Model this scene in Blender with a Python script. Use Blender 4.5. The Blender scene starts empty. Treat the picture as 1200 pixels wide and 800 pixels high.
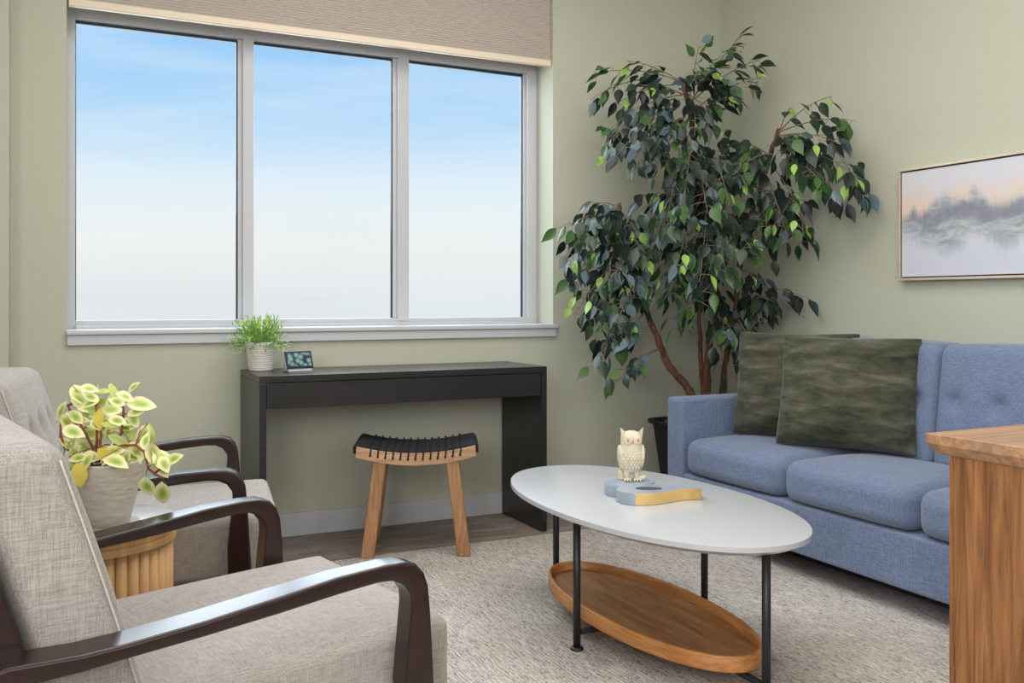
import bpy, bmesh, math, random
from mathutils import Vector, Matrix
random.seed(7)
S = bpy.context.scene
COL = S.collection

# ---------------- camera ----------------
YAW = 26.2
cam = bpy.data.cameras.new('camera')
cam.sensor_width = 36.0
cam.lens = 1090.0/1200.0*36.0
cam.shift_y = -47.0/1200.0
cam.clip_start = 0.05
camo = bpy.data.objects.new('camera', cam); COL.objects.link(camo)
camo.location = (0, 0, 1.07)
camo.rotation_euler = (math.radians(90), 0, math.radians(-YAW))
S.camera = camo

# ---------------- world (soft blue sky with thin cloud) ----------------
W = bpy.data.worlds.new('sky'); S.world = W; W.use_nodes = True
nt = W.node_tree; N = nt.nodes; L = nt.links; N.clear()
wo = N.new('ShaderNodeOutputWorld'); bg = N.new('ShaderNodeBackground')
tc = N.new('ShaderNodeTexCoord'); sep = N.new('ShaderNodeSeparateXYZ')
L.new(tc.outputs['Generated'], sep.inputs[0])
ramp = N.new('ShaderNodeValToRGB'); e = ramp.color_ramp.elements
def srgb(r, g, b):
    f = lambda c: (c/255.0/12.92 if c/255.0 <= 0.04045 else ((c/255.0+0.055)/1.055)**2.4)
    return (f(r), f(g), f(b), 1.0)
e[0].position = 0.0; e[0].color = srgb(226, 229, 232)
e[1].position = 1.0; e[1].color = srgb(96, 160, 222)
for p, c in ((0.06, srgb(238, 238, 238)), (0.12, srgb(226, 238, 247)), (0.19, srgb(180, 216, 248)), (0.30, srgb(142, 196, 246)), (0.5, srgb(120, 182, 240))):
    x = e.new(p); x.color = c
L.new(sep.outputs['Z'], ramp.inputs[0])
mp = N.new('ShaderNodeMapping'); mp.inputs['Scale'].default_value = (2.2, 2.2, 14)
nz = N.new('ShaderNodeTexNoise'); nz.inputs['Scale'].default_value = 1.6; nz.inputs['Detail'].default_value = 5; nz.inputs['Roughness'].default_value = .5
L.new(tc.outputs['Generated'], mp.inputs[0]); L.new(mp.outputs[0], nz.inputs[0])
cr = N.new('ShaderNodeValToRGB'); cr.color_ramp.elements[0].position = .45; cr.color_ramp.elements[1].position = .75
cr.color_ramp.elements[1].color = (.38, .38, .38, 1)
L.new(nz.outputs['Fac'], cr.inputs[0])
mx = N.new('ShaderNodeMixRGB'); mx.inputs[2].default_value = srgb(240, 244, 248)
L.new(cr.outputs[0], mx.inputs[0]); L.new(ramp.outputs[0], mx.inputs[1])
L.new(mx.outputs[0], bg.inputs[0]); bg.inputs[1].default_value = 1.06
L.new(bg.outputs[0], wo.inputs[0])

# ---------------- lights ----------------
def area(name, loc, rot, sx, sy, power, color=(1, 1, 1)):
    l = bpy.data.lights.new(name, 'AREA'); l.shape = 'RECTANGLE'; l.size = sx; l.size_y = sy
    l.energy = power; l.color = color
    o = bpy.data.objects.new(name, l); COL.objects.link(o)
    o.location = loc; o.rotation_euler = [math.radians(a) for a in rot]
    return o
# daylight entering by the window in view (just outside the panes, shining in and down)
area('window_daylight', (1.2, 5.2, 2.3), (-58, 0, 0), 2.4, 1.7, 85, (.84, .92, 1.0))
# added fill light at the made-up rear window behind the camera
area('rear_fill_light', (0.9, -2.85, 2.05), (74, 0, 0), 3.4, 1.5, 44, (1.0, .975, .94))
# added fill at an invented side window, brightens the right wall
area('side_fill_light', (-1.2, -.6, 1.95), (78, 0, -90), 2.4, 1.5, 104, (1.0, .985, .96))
# added fill light under the ceiling, out of view
area('ceiling_fill_light', (1.3, 2.3, 2.93), (0, 0, 0), 2.2, 2.2, 58, (1.0, .98, .955))

vs = S.view_settings
S.display_settings.display_device = 'sRGB'
vs.view_transform = 'Standard'; vs.look = 'None'; vs.gamma = 1.0; vs.use_curve_mapping = False
vs.exposure = 0.0

# ---------------- materials ----------------
MAT = {}
def new_mat(name):
    m = bpy.data.materials.new(name); m.use_nodes = True
    MAT[name] = m
    return m, m.node_tree.nodes, m.node_tree.links, m.node_tree.nodes['Principled BSDF']
def ramp2(N, c1, c2, p1=.3, p2=.7):
    r = N.new('ShaderNodeValToRGB'); r.color_ramp.elements[0].position = p1; r.color_ramp.elements[1].position = p2
    r.color_ramp.elements[0].color = c1; r.color_ramp.elements[1].color = c2
    return r
def coords(N, L, scale, obj=True):
    t = N.new('ShaderNodeTexCoord'); m = N.new('ShaderNodeMapping'); m.inputs['Scale'].default_value = scale
    L.new(t.outputs['Object' if obj else 'Generated'], m.inputs[0]); return m.outputs[0]
def noise(N, L, vec, sc, det=3, ro=.5, dist=0):
    n = N.new('ShaderNodeTexNoise'); n.inputs['Scale'].default_value = sc; n.inputs['Detail'].default_value = det
    n.inputs['Roughness'].default_value = ro; n.inputs['Distortion'].default_value = dist
    L.new(vec, n.inputs['Vector']); return n.outputs['Fac']
def bump(N, L, b, h, strength=.2, dist=.002, prev=None):
    n = N.new('ShaderNodeBump'); n.inputs['Strength'].default_value = strength; n.inputs['Distance'].default_value = dist
    L.new(h, n.inputs['Height'])
    if prev is not None: L.new(prev, n.inputs['Normal'])
    L.new(n.outputs[0], b.inputs['Normal']); return n.outputs[0]
def mixc(N, L, fac, a, b, mode='MIX'):
    m = N.new('ShaderNodeMixRGB'); m.blend_type = mode
    for i, v in ((0, fac), (1, a), (2, b)):
        if isinstance(v, (tuple, float, int)): m.inputs[i].default_value = v
        else: L.new(v, m.inputs[i])
    return m.outputs[0]
def plain(name, c, rough=.5, metal=0, var=.06, nscale=30, bstr=.05, spec=.5, stretch=(1, 1, 1)):
    m, N, L, b = new_mat(name)
    v = coords(N, L, stretch)
    f = noise(N, L, v, nscale)
    r = ramp2(N, tuple(x*(1-var) for x in c[:3])+(1,), tuple(min(1, x*(1+var)) for x in c[:3])+(1,))
    L.new(f, r.inputs[0]); L.new(r.outputs[0], b.inputs['Base Color'])
    b.inputs['Roughness'].default_value = rough; b.inputs['Metallic'].default_value = metal
    b.inputs['Specular IOR Level'].default_value = spec
    if bstr: bump(N, L, b, f, bstr)
    return m
def wood(name, c1, c2, rough=.45, grain=(30, 2, 30), sc=2.0, dark=None, bstr=.12):
    m, N, L, b = new_mat(name)
    v = coords(N, L, grain)
    f = noise(N, L, v, sc, 6, .62, .6)
    r = ramp2(N, c1, c2, .32, .68); L.new(f, r.inputs[0])
    v2 = coords(N, L, tuple(g*.18 for g in grain)); f2 = noise(N, L, v2, sc*.9, 4, .6, 1.2)
    r2 = ramp2(N, (.62, .62, .62, 1), (1.08, 1.08, 1.08, 1), .3, .62); L.new(f2, r2.inputs[0])
    col = mixc(N, L, 1.0, r.outputs[0], r2.outputs[0], 'MULTIPLY')
    if dark:
        v3 = coords(N, L, tuple(g*.5 for g in grain)); f3 = noise(N, L, v3, sc*.7, 8, .7, .3)
        r3 = ramp2(N, (0, 0, 0, 1), (1, 1, 1, 1), .55, .68); L.new(f3, r3.inputs[0])
        col = mixc(N, L, r3.outputs[0], col, dark)
    L.new(col, b.inputs['Base Color']); b.inputs['Roughness'].default_value = rough
    bump(N, L, b, f, bstr, .001)
    return m
def weave(name, c1, c2, sc=420, rough=.95, bstr=.35, slub=.5, sheen=.2):
    m, N, L, b = new_mat(name)
    fs = [noise(N, L, coords(N, L, s), sc, 2, .6) for s in ((.045, 1, 1), (1, .045, 1), (1, 1, .045))]
    a1 = N.new('ShaderNodeMath'); a1.operation = 'ADD'; L.new(fs[0], a1.inputs[0]); L.new(fs[1], a1.inputs[1])
    a2 = N.new('ShaderNodeMath'); a2.operation = 'ADD'; L.new(a1.outputs[0], a2.inputs[0]); L.new(fs[2], a2.inputs[1])
    hf = N.new('ShaderNodeMath'); hf.operation = 'MULTIPLY'; hf.inputs[1].default_value = .3333; L.new(a2.outputs[0], hf.inputs[0])
    r = ramp2(N, c1, c2, .5-.16*slub-.02, .5+.16*slub); L.new(hf.outputs[0], r.inputs[0])
    big = noise(N, L, coords(N, L, (1, 1, 1)), 6, 3)
    rb = ramp2(N, (.95, .95, .95, 1), (1.04, 1.04, 1.04, 1)); L.new(big, rb.inputs[0])
    L.new(mixc(N, L, 1.0, r.outputs[0], rb.outputs[0], 'MULTIPLY'), b.inputs['Base Color'])
    b.inputs['Roughness'].default_value = rough; b.inputs['Specular IOR Level'].default_value = .2
    b.inputs['Sheen Weight'].default_value = sheen
    bump(N, L, b, hf.outputs[0], bstr, .001)
    return m

M_wall = plain('wall_paint', srgb(188, 189, 171), .85, 0, .012, 60, .03, .3)
M_ceil = plain('ceiling_paint', srgb(235, 235, 230), .9, 0, .01, 40, .02)
M_white = plain('white_trim', srgb(196, 196, 200), .38, 0, .01, 20, .0)
M_base = plain('baseboard_paint', srgb(196, 196, 200), .5, 0, .01, 20, .0)
M_gasket = plain('black_gasket', srgb(30, 40, 52), .5, 0, .02, 20, 0)
M_blind = plain('blind_fabric', srgb(212, 202, 194), .9, 0, .05, 300, .1)
M_blindrail = plain('blind_rail', srgb(232, 214, 190), .5, 0, .01, 30, 0)
M_plank = wood('floor_plank', srgb(112, 98, 88), srgb(160, 146, 134), .5, (2.0, 34, 34), 2.2, srgb(84, 72, 66), .1)
M_black = plain('black_laminate', srgb(30, 29, 29), .27, 0, .25, 8, .03, .55, (1, 1, 12))
M_teak = wood('stool_wood', srgb(136, 92, 58), srgb(180, 134, 92), .5, (34, 34, 2.2), 2.4)
M_teakh = wood('stool_rail_wood', srgb(170, 126, 90), srgb(206, 166, 128), .5, (2.2, 34, 34), 2.4)
M_cord = plain('black_cord', srgb(22, 24, 28), .8, 0, .3, 400, .4)
M_metal = plain('black_metal', srgb(30, 31, 34), .45, 0, .05, 30, .02)
M_top = plain('white_lacquer', srgb(188, 189, 191), .22, 0, .005, 20, 0)
M_oak = wood('tray_wood', srgb(138, 88, 46), srgb(182, 130, 80), .42, (26, 2.0, 26), 2.2)
M_oakrim = wood('tray_rim_wood', srgb(172, 108, 54), srgb(208, 146, 84), .42, (14, 3, 40), 2.2)
M_esp = plain('espresso_wood', srgb(38, 18, 16), .24, 0, .3, 6, .03, .6, (2, 14, 14))
M_linen = weave('beige_linen', srgb(138, 129, 122), srgb(180, 172, 166), 620)
M_pipe = plain('piping_fabric', srgb(196, 190, 184), .8, 0, .04, 200, .1)
M_blue = weave('blue_upholstery', srgb(80, 92, 116), srgb(126, 140, 168), 640, .95, .4, .6)
M_dustcloth = plain('underside_cloth', srgb(20, 20, 22), .95, 0, .1, 60, 0)
M_cab = wood('rustic_wood', srgb(98, 60, 34), srgb(176, 120, 72), .5, (22, 22, 1.3), 2.0, srgb(64, 40, 26), .5)
M_cabtop = wood('rustic_wood_top', srgb(152, 112, 82), srgb(188, 148, 114), .45, (1.6, 26, 26), 2.0, srgb(150, 100, 60), .15)
M_pine = wood('pale_oak', srgb(182, 134, 84), srgb(212, 168, 116), .5, (26, 26, 1.5), 2.0)
M_tabwhite = plain('side_table_top', srgb(200, 200, 203), .25, 0, .01, 20, 0)
M_pot = plain('cream_ceramic', srgb(200, 189, 176), .55, 0, .03, 30, 0)
M_pot2 = plain('ribbed_pot_ceramic', srgb(226, 220, 212), .5, 0, .02, 30, 0)
M_soil = plain('soil', srgb(52, 40, 34), .95, 0, .5, 90, .8)
M_bark = wood('tree_bark', srgb(70, 44, 34), srgb(134, 88, 66), .85, (16, 16, 3), 3.0, srgb(56, 34, 26), .8)
M_cut = plain('cut_wood', srgb(196, 130, 86), .8, 0, .1, 40, .1)
M_twig = plain('twig', srgb(122, 104, 86), .8, 0, .15, 60, .1)
M_basket = plain('black_wicker', srgb(24, 22, 22), .7, 0, .4, 60, .8, .5, (1, 1, 3))
M_redstem = plain('red_stem', srgb(140, 72, 56), .6, 0, .15, 60, .05)
M_owl = plain('owl_ceramic', srgb(214, 202, 178), .6, 0, .10, 55, .5)
M_owlbrown = plain('owl_eye', srgb(188, 142, 92), .5, 0, .1, 60, 0)
M_greyblue = plain('letter_grey', srgb(150, 160, 174), .4, 0, .06, 20, .02)
M_holeshade = plain('letter_hole_shade', srgb(96, 98, 104), .6, 0, .05, 20, 0)  # dark grey paints the shade inside the ampersand's hole
M_gold = plain('letter_gold', srgb(214, 178, 116), .35, .2, .08, 30, .02)
M_frame = plain('champagne_frame', srgb(214, 196, 176), .35, .45, .08, 40, .02, .5, (1, .2, 1))
M_framedark = plain('frame_gap', srgb(70, 48, 38), .7, 0, .1, 40, 0)
M_plastic = plain('dark_plastic', srgb(28, 34, 42), .3, 0, .05, 30, 0)
M_greyplastic = plain('grey_plastic', srgb(176, 178, 182), .4, 0, .03, 30, 0)
M_button = weave('blue_button_cloth', srgb(92, 102, 124), srgb(130, 141, 164), 640)

def glass_mat():
    m = bpy.data.materials.new('window_glass'); m.use_nodes = True
    N = m.node_tree.nodes; L = m.node_tree.links; N.clear()
    o = N.new('ShaderNodeOutputMaterial'); t = N.new('ShaderNodeBsdfTransparent'); g = N.new('ShaderNodeBsdfGlossy')
    g.inputs['Roughness'].default_value = .02; fr = N.new('ShaderNodeFresnel'); fr.inputs[0].default_value = 1.07
    t.inputs[0].default_value = (.97, .985, .98, 1)
    x = N.new('ShaderNodeMixShader'); L.new(fr.outputs[0], x.inputs[0]); L.new(t.outputs[0], x.inputs[1]); L.new(g.outputs[0], x.inputs[2])
    L.new(x.outputs[0], o.inputs[0]); return m
M_glass = glass_mat()

def fur_mat():
    m, N, L, b = new_mat('plush_fur')
    v = coords(N, L, (1, 1, 3.2))
    f = noise(N, L, v, 6, 9, .62, .35)
    r = N.new('ShaderNodeValToRGB'); el = r.color_ramp.elements
    el[0].position = .3; el[0].color = srgb(40, 41, 31); el[1].position = .72; el[1].color = srgb(104, 103, 86)
    q = el.new(.5); q.color = srgb(70, 71, 56)
    L.new(f, r.inputs[0])
    fine = noise(N, L, coords(N, L, (1, 1, 2)), 170, 3, .6)
    rf = ramp2(N, (.8, .8, .8, 1), (1.15, 1.15, 1.15, 1)); L.new(fine, rf.inputs[0])
    L.new(mixc(N, L, 1.0, r.outputs[0], rf.outputs[0], 'MULTIPLY'), b.inputs['Base Color'])
    b.inputs['Roughness'].default_value = .8; b.inputs['Sheen Weight'].default_value = .25
    b.inputs['Sheen Roughness'].default_value = .4; b.inputs['Specular IOR Level'].default_value = .2
    p = bump(N, L, b, f, .35, .012); bump(N, L, b, fine, .3, .003, p)
    return m
M_fur = fur_mat()

def rug_mat():
    m, N, L, b = new_mat('woven_rug')
    v = coords(N, L, (230, 13, 1)); f = noise(N, L, v, 1.0, 3, .7)
    v2 = coords(N, L, (300, 60, 1)); f2 = noise(N, L, v2, 1.0, 2, .6)
    r = ramp2(N, (0, 0, 0, 1), (1, 1, 1, 1), .43, .56); L.new(f, r.inputs[0])
    r2 = ramp2(N, (0, 0, 0, 1), (1, 1, 1, 1), .40, .54); L.new(f2, r2.inputs[0])
    mm = N.new('ShaderNodeMath'); mm.operation = 'MULTIPLY'; L.new(r.outputs[0], mm.inputs[0]); L.new(r2.outputs[0], mm.inputs[1])
    big = noise(N, L, coords(N, L, (1, 1, 1)), 2.2, 3)
    rb = ramp2(N, srgb(190, 179, 168), srgb(212, 204, 195), .35, .65); L.new(big, rb.inputs[0])
    sc = N.new('ShaderNodeMath'); sc.operation = 'MULTIPLY'; sc.inputs[1].default_value = .8; L.new(mm.outputs[0], sc.inputs[0])
    c = mixc(N, L, sc.outputs[0], rb.outputs[0], srgb(88, 84, 84))
    L.new(c, b.inputs['Base Color']); b.inputs['Roughness'].default_value = .97
    b.inputs['Specular IOR Level'].default_value = .1
    w = N.new('ShaderNodeTexWave'); w.wave_type = 'BANDS'; w.bands_direction = 'X'; w.inputs['Scale'].default_value = 26; w.inputs['Distortion'].default_value = .6
    tcc = N.new('ShaderNodeTexCoord'); L.new(tcc.outputs['Object'], w.inputs[0])
    w2 = N.new('ShaderNodeTexWave'); w2.wave_type = 'BANDS'; w2.bands_direction = 'Y'; w2.inputs['Scale'].default_value = 32; w2.inputs['Distortion'].default_value = .6
    L.new(tcc.outputs['Object'], w2.inputs[0])
    ad = N.new('ShaderNodeMath'); ad.operation = 'MULTIPLY'; L.new(w.outputs['Fac'], ad.inputs[0]); L.new(w2.outputs['Fac'], ad.inputs[1])
    bump(N, L, b, ad.outputs[0], .55, .004)
    return m
M_rug = rug_mat()

def leaf_mat(name, c, lighter, rough=.36, under=None):
    m, N, L, b = new_mat(name)
    f = noise(N, L, coords(N, L, (1, 1, 1)), 60, 3)
    r = ramp2(N, c, lighter, .35, .75); L.new(f, r.inputs[0])
    if under is None: L.new(r.outputs[0], b.inputs['Base Color'])
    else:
        g = N.new('ShaderNodeNewGeometry')   # paler underside, its grey-blue painted in as window sheen
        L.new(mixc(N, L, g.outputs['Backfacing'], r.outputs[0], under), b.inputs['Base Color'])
    b.inputs['Roughness'].default_value = rough
    b.inputs['Transmission Weight'].default_value = 0
    b.inputs['Specular IOR Level'].default_value = .42
    return m
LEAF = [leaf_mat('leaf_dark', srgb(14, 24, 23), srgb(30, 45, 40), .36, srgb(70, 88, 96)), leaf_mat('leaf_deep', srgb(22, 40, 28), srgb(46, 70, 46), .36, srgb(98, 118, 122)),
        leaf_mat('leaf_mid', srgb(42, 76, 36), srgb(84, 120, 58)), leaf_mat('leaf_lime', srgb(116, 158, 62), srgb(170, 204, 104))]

def varleaf_mat():
    m, N, L, b = new_mat('variegated_leaf')
    uv = N.new('ShaderNodeTexCoord'); mp = N.new('ShaderNodeMapping')
    mp.inputs['Location'].default_value = (-.5, -.5, 0)
    L.new(uv.outputs['UV'], mp.inputs[0])
    ln = N.new('ShaderNodeVectorMath'); ln.operation = 'LENGTH'
    nn = noise(N, L, uv.outputs['Object'], 45, 3)
    L.new(mp.outputs[0], ln.inputs[0])
    ad = N.new('ShaderNodeMath'); ad.operation = 'ADD'; L.new(ln.outputs['Value'], ad.inputs[0])
    sub = N.new('ShaderNodeMath'); sub.operation = 'MULTIPLY_ADD'; sub.inputs[1].default_value = .5; sub.inputs[2].default_value = -.25
    L.new(nn, sub.inputs[0]); L.new(sub.outputs[0], ad.inputs[1])
    r = N.new('ShaderNodeValToRGB'); el = r.color_ramp.elements
    el[0].position = .10; el[0].color = srgb(138, 176, 66); el[1].position = .36; el[1].color = srgb(238, 230, 176)
    q = el.new(.22); q.color = srgb(190, 200, 104)
    L.new(ad.outputs[0], r.inputs[0]); L.new(r.outputs[0], b.inputs['Base Color'])
    b.inputs['Roughness'].default_value = .4
    return m
M_var = varleaf_mat()
M_yel = leaf_mat('yellow_leaf', srgb(224, 202, 74), srgb(240, 224, 120))
M_paleleaf = leaf_mat('pale_green_leaf', srgb(160, 186, 84), srgb(226, 228, 150))
GR = [leaf_mat('sprig_lime', srgb(168, 204, 70), srgb(210, 236, 120)), leaf_mat('sprig_green', srgb(120, 168, 84), srgb(170, 208, 124)), leaf_mat('sprig_blue', srgb(110, 152, 116), srgb(160, 194, 152))]

def painting_mat():
    m, N, L, b = new_mat('landscape_painting')
    t = N.new('ShaderNodeTexCoord'); s = N.new('ShaderNodeSeparateXYZ'); L.new(t.outputs['UV'], s.inputs[0])
    def math_(op, a, c=None, d=None):
        n = N.new('ShaderNodeMath'); n.operation = op
        for i, v in enumerate((a, c, d)):
            if v is None: continue
            if isinstance(v, (int, float)): n.inputs[i].default_value = v
            else: L.new(v, n.inputs[i])
        return n.outputs[0]
    U, V = s.outputs['X'], s.outputs['Y']
    def mapped(sx, sy, off=0):
        mp = N.new('ShaderNodeMapping'); mp.inputs['Scale'].default_value = (sx, sy, 1); mp.inputs['Location'].default_value = (off, off*.7, 0)
        L.new(t.outputs['UV'], mp.inputs[0]); return mp.outputs[0]
    # sky: lavender grey to peach toward the land
    sky = N.new('ShaderNodeValToRGB'); el = sky.color_ramp.elements
    el[0].position = .55; el[0].color = srgb(222, 198, 178); el[1].position = 1; el[1].color = srgb(206, 206, 214)
    q = el.new(.7); q.color = srgb(218, 200, 190); q = el.new(.85); q.color = srgb(208, 206, 212)
    wob = noise(N, L, mapped(3, 3), 1.5, 3)
    L.new(math_('ADD', V, math_('MULTIPLY_ADD', wob, .25, -.125)), sky.inputs[0])
    # water: pale lavender with peach reflections
    wat = ramp2(N, srgb(202, 204, 216), srgb(216, 196, 176), .45, .75)
    refn = noise(N, L, mapped(3.2, .6, 3), 1.6, 2)
    fadew = math_('MULTIPLY', refn, math_('MULTIPLY', math_('SMOOTH_MIN', V, .44, .1), 2.6))
    L.new(fadew, wat.inputs[0])
    base = mixc(N, L, math_('GREATER_THAN', V, .47), wat.outputs[0], sky.outputs[0])
    # hills: soft-edged band whose outline follows two drawn height profiles
    def profile(pts):
        r = N.new('ShaderNodeValToRGB'); r.color_ramp.interpolation = 'EASE'; el = r.color_ramp.elements
        el[0].position = pts[0][0]; el[0].color = (pts[0][1],)*3+(1,); el[1].position = pts[-1][0]; el[1].color = (pts[-1][1],)*3+(1,)
        for p, v in pts[1:-1]:
            x = el.new(p); x.color = (v, v, v, 1)
        L.new(math_('PINGPONG', U, 1.0), r.inputs[0]); return r.outputs[0]
    tl = profile([(0.007, 0.57), (0.06, 0.6), (0.103, 0.67), (0.156, 0.61), (0.199, 0.62), (0.265, 0.68), (0.324, 0.73), (0.382, 0.78), (0.445, 0.72), (0.541, 0.71), (0.618, 0.78), (0.693, 0.72), (0.738, 0.65), (0.839, 0.63), (0.995, 0.7)])
    bl_ = profile([(0.007, 0.33), (0.13, 0.3), (0.216, 0.24), (0.382, 0.17), (0.509, 0.22), (0.603, 0.33), (0.723, 0.27), (0.839, 0.18), (0.911, 0.2), (0.995, 0.28)])
    hf = noise(N, L, mapped(30, 3, 2), 1.4, 4, .7)
    upper = N.new('ShaderNodeMapRange'); upper.interpolation_type = 'SMOOTHSTEP'; upper.inputs[1].default_value = -.05; upper.inputs[2].default_value = .09
    L.new(math_('ADD', math_('SUBTRACT', tl, V), math_('MULTIPLY_ADD', hf, .14, -.07)), upper.inputs[0])
    lower = N.new('ShaderNodeMapRange'); lower.interpolation_type = 'SMOOTHSTEP'; lower.inputs[1].default_value = -.05; lower.inputs[2].default_value = .16
    L.new(math_('ADD', math_('SUBTRACT', V, bl_), math_('MULTIPLY_ADD', hf, .14, -.07)), lower.inputs[0])
    mask = math_('MULTIPLY', upper.outputs[0], lower.outputs[0])
    hc = N.new('ShaderNodeValToRGB'); el = hc.color_ramp.elements
    el[0].position = .38; el[0].color = srgb(132, 138, 152); el[1].position = .66; el[1].color = srgb(206, 190, 172)
    q = el.new(.5); q.color = srgb(160, 166, 172); q = el.new(.58); q.color = srgb(172, 188, 190)
    hn2 = noise(N, L, mapped(3.5, 7, 4), 1.5, 4, .6, .6); L.new(hn2, hc.inputs[0])
    wv = noise(N, L, mapped(2.5, .5, 8), 1.6, 3)
    core = N.new('ShaderNodeMapRange'); core.interpolation_type = 'SMOOTHSTEP'; core.inputs[1].default_value = .02; core.inputs[2].default_value = .13
    L.new(math_('ABSOLUTE', math_('SUBTRACT', V, math_('MULTIPLY_ADD', wv, .30, .41))), core.inputs[0])
    cm = math_('MULTIPLY', math_('SUBTRACT', 1.0, core.outputs[0]), math_('MULTIPLY_ADD', hf, .9, .35))
    cm2 = N.new('ShaderNodeClamp'); L.new(cm, cm2.inputs[0])
    hcol = mixc(N, L, cm2.outputs[0], hc.outputs[0], srgb(112, 118, 140))
    col = mixc(N, L, math_('MULTIPLY', mask, .92), base, hcol)
    L.new(col, b.inputs['Base Color']); b.inputs['Roughness'].default_value = .55
    fb = noise(N, L, mapped(30, 160), 1.5, 4); bump(N, L, b, fb, .12, .001)
    return m
M_paint = painting_mat()

def screen_mat():
    m, N, L, b = new_mat('display_screen')
    v = coords(N, L, (1, 1, 1)); vo = N.new('ShaderNodeTexVoronoi'); vo.inputs['Scale'].default_value = 45; L.new(v, vo.inputs[0])
    r = ramp2(N, srgb(120, 150, 150), srgb(34, 48, 60), .2, .7); L.new(vo.outputs['Distance'], r.inputs[0])
    L.new(r.outputs[0], b.inputs['Base Color']); b.inputs['Roughness'].default_value = .15
    L.new(r.outputs[0], b.inputs['Emission Color']); b.inputs['Emission Strength'].default_value = .35
    return m
M_screen = screen_mat()

def potbump(mat, kind):
    N = mat.node_tree.nodes; L = mat.node_tree.links; b = N['Principled BSDF']
    v = coords(N, L, (1, 1, 2.4)); f = noise(N, L, v, 26, 3, .5, 1.0)
    w = N.new('ShaderNodeTexVoronoi'); w.inputs['Scale'].default_value = 38; w.feature = 'SMOOTH_F1'; L.new(v, w.inputs[0])
    bump(N, L, b, w.outputs['Distance'], .5, .006)
potbump(M_pot, 0)

# ---------------- mesh helpers ----------------
def link_mesh(name, verts, faces, mat, parent=None, smooth=False, uvs=None):
    me = bpy.data.meshes.new(name); me.from_pydata([tuple(v) for v in verts], [], faces)
    me.update()
    if mat:
        for m in (mat if isinstance(mat, (list, tuple)) else [mat]): me.materials.append(m)
    if smooth: me.polygons.foreach_set('use_smooth', [True]*len(me.polygons))
    o = bpy.data.objects.new(name, me); COL.objects.link(o)
    if parent is not None: o.parent = parent
    return o
class MB:
    def __init__(s): s.v = []; s.f = []
    def add(s, v, f):
        n = len(s.v); s.v += [tuple(x) for x in v]; s.f += [tuple(i+n for i in g) for g in f]; return s
    def box(s, x0, x1, y0, y1, z0, z1):
        v = [(x, y, z) for x in (x0, x1) for y in (y0, y1) for z in (z0, z1)]
        return s.add(v, [(0, 1, 3, 2), (4, 6, 7, 5), (0, 4, 5, 1), (2, 3, 7, 6), (0, 2, 6, 4), (1, 5, 7, 3)])
    def tube(s, pts, rad, n=8, cap=True):
        pts = [Vector(p) for p in pts]; rr = rad if isinstance(rad, (list, tuple)) else [rad]*len(pts)
        V = []; F = []; ref = None
        for i, p in enumerate(pts):
            d = (pts[min(i+1, len(pts)-1)]-pts[max(i-1, 0)]).normalized()
            if ref is None: ref = d.orthogonal().normalized()
            ref = (ref-d*ref.dot(d)).normalized(); b = d.cross(ref)
            for k in range(n):
                a = 2*math.pi*k/n; V.append(p+(ref*math.cos(a)+b*math.sin(a))*rr[i])
        for i in range(len(pts)-1):
            for k in range(n):
                F.append((i*n+k, i*n+(k+1) % n, (i+1)*n+(k+1) % n, (i+1)*n+k))
        if cap: F.append(tuple(range(n-1, -1, -1))); F.append(tuple(range((len(pts)-1)*n, len(pts)*n)))
        return s.add(V, F)
    def lathe(s, prof, n=32, c=(0, 0), cap=True):
        V = []; F = []
        for r, z in prof:
            for k in range(n):
                a = 2*math.pi*k/n; V.append((c[0]+r*math.cos(a), c[1]+r*math.sin(a), z))
        for i in range(len(prof)-1):
            for k in range(n): F.append((i*n+k, i*n+(k+1) % n, (i+1)*n+(k+1) % n, (i+1)*n+k))
        if cap: F.append(tuple(range(n-1, -1, -1))); F.append(tuple(range((len(prof)-1)*n, len(prof)*n)))
        return s.add(V, F)
    def ellipsoid(s, c, r, nu=20, nv=12, rot=None):
        V = []; F = []
        for j in range(nv+1):
            t = math.pi*j/nv
            for i in range(nu):
                a = 2*math.pi*i/nu; p = Vector((r[0]*math.sin(t)*math.cos(a), r[1]*math.sin(t)*math.sin(a), r[2]*math.cos(t)))
                if rot is not None: p = rot @ p
                V.append(p+Vector(c))
        for j in range(nv):
            for i in range(nu): F.append((j*nu+i, (j+1)*nu+i, (j+1)*nu+(i+1) % nu, j*nu+(i+1) % nu))
        return s.add(V, F)
    def build(s, name, mat, parent=None, smooth=False, bevel=0, seg=2):
        o = link_mesh(name, s.v, s.f, mat, parent, smooth)
        if bevel:
            m = o.modifiers.new('bevel', 'BEVEL'); m.width = bevel; m.segments = seg; m.limit_method = 'ANGLE'; m.angle_limit = math.radians(40)
            o.data.polygons.foreach_set('use_smooth', [True]*len(o.data.polygons))
            w = o.modifiers.new('wn', 'WEIGHTED_NORMAL')
        return o
def box(name, x0, x1, y0, y1, z0, z1, mat, parent=None, bevel=0):
    return MB().box(x0, x1, y0, y1, z0, z1).build(name, mat, parent, False, bevel)
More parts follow.
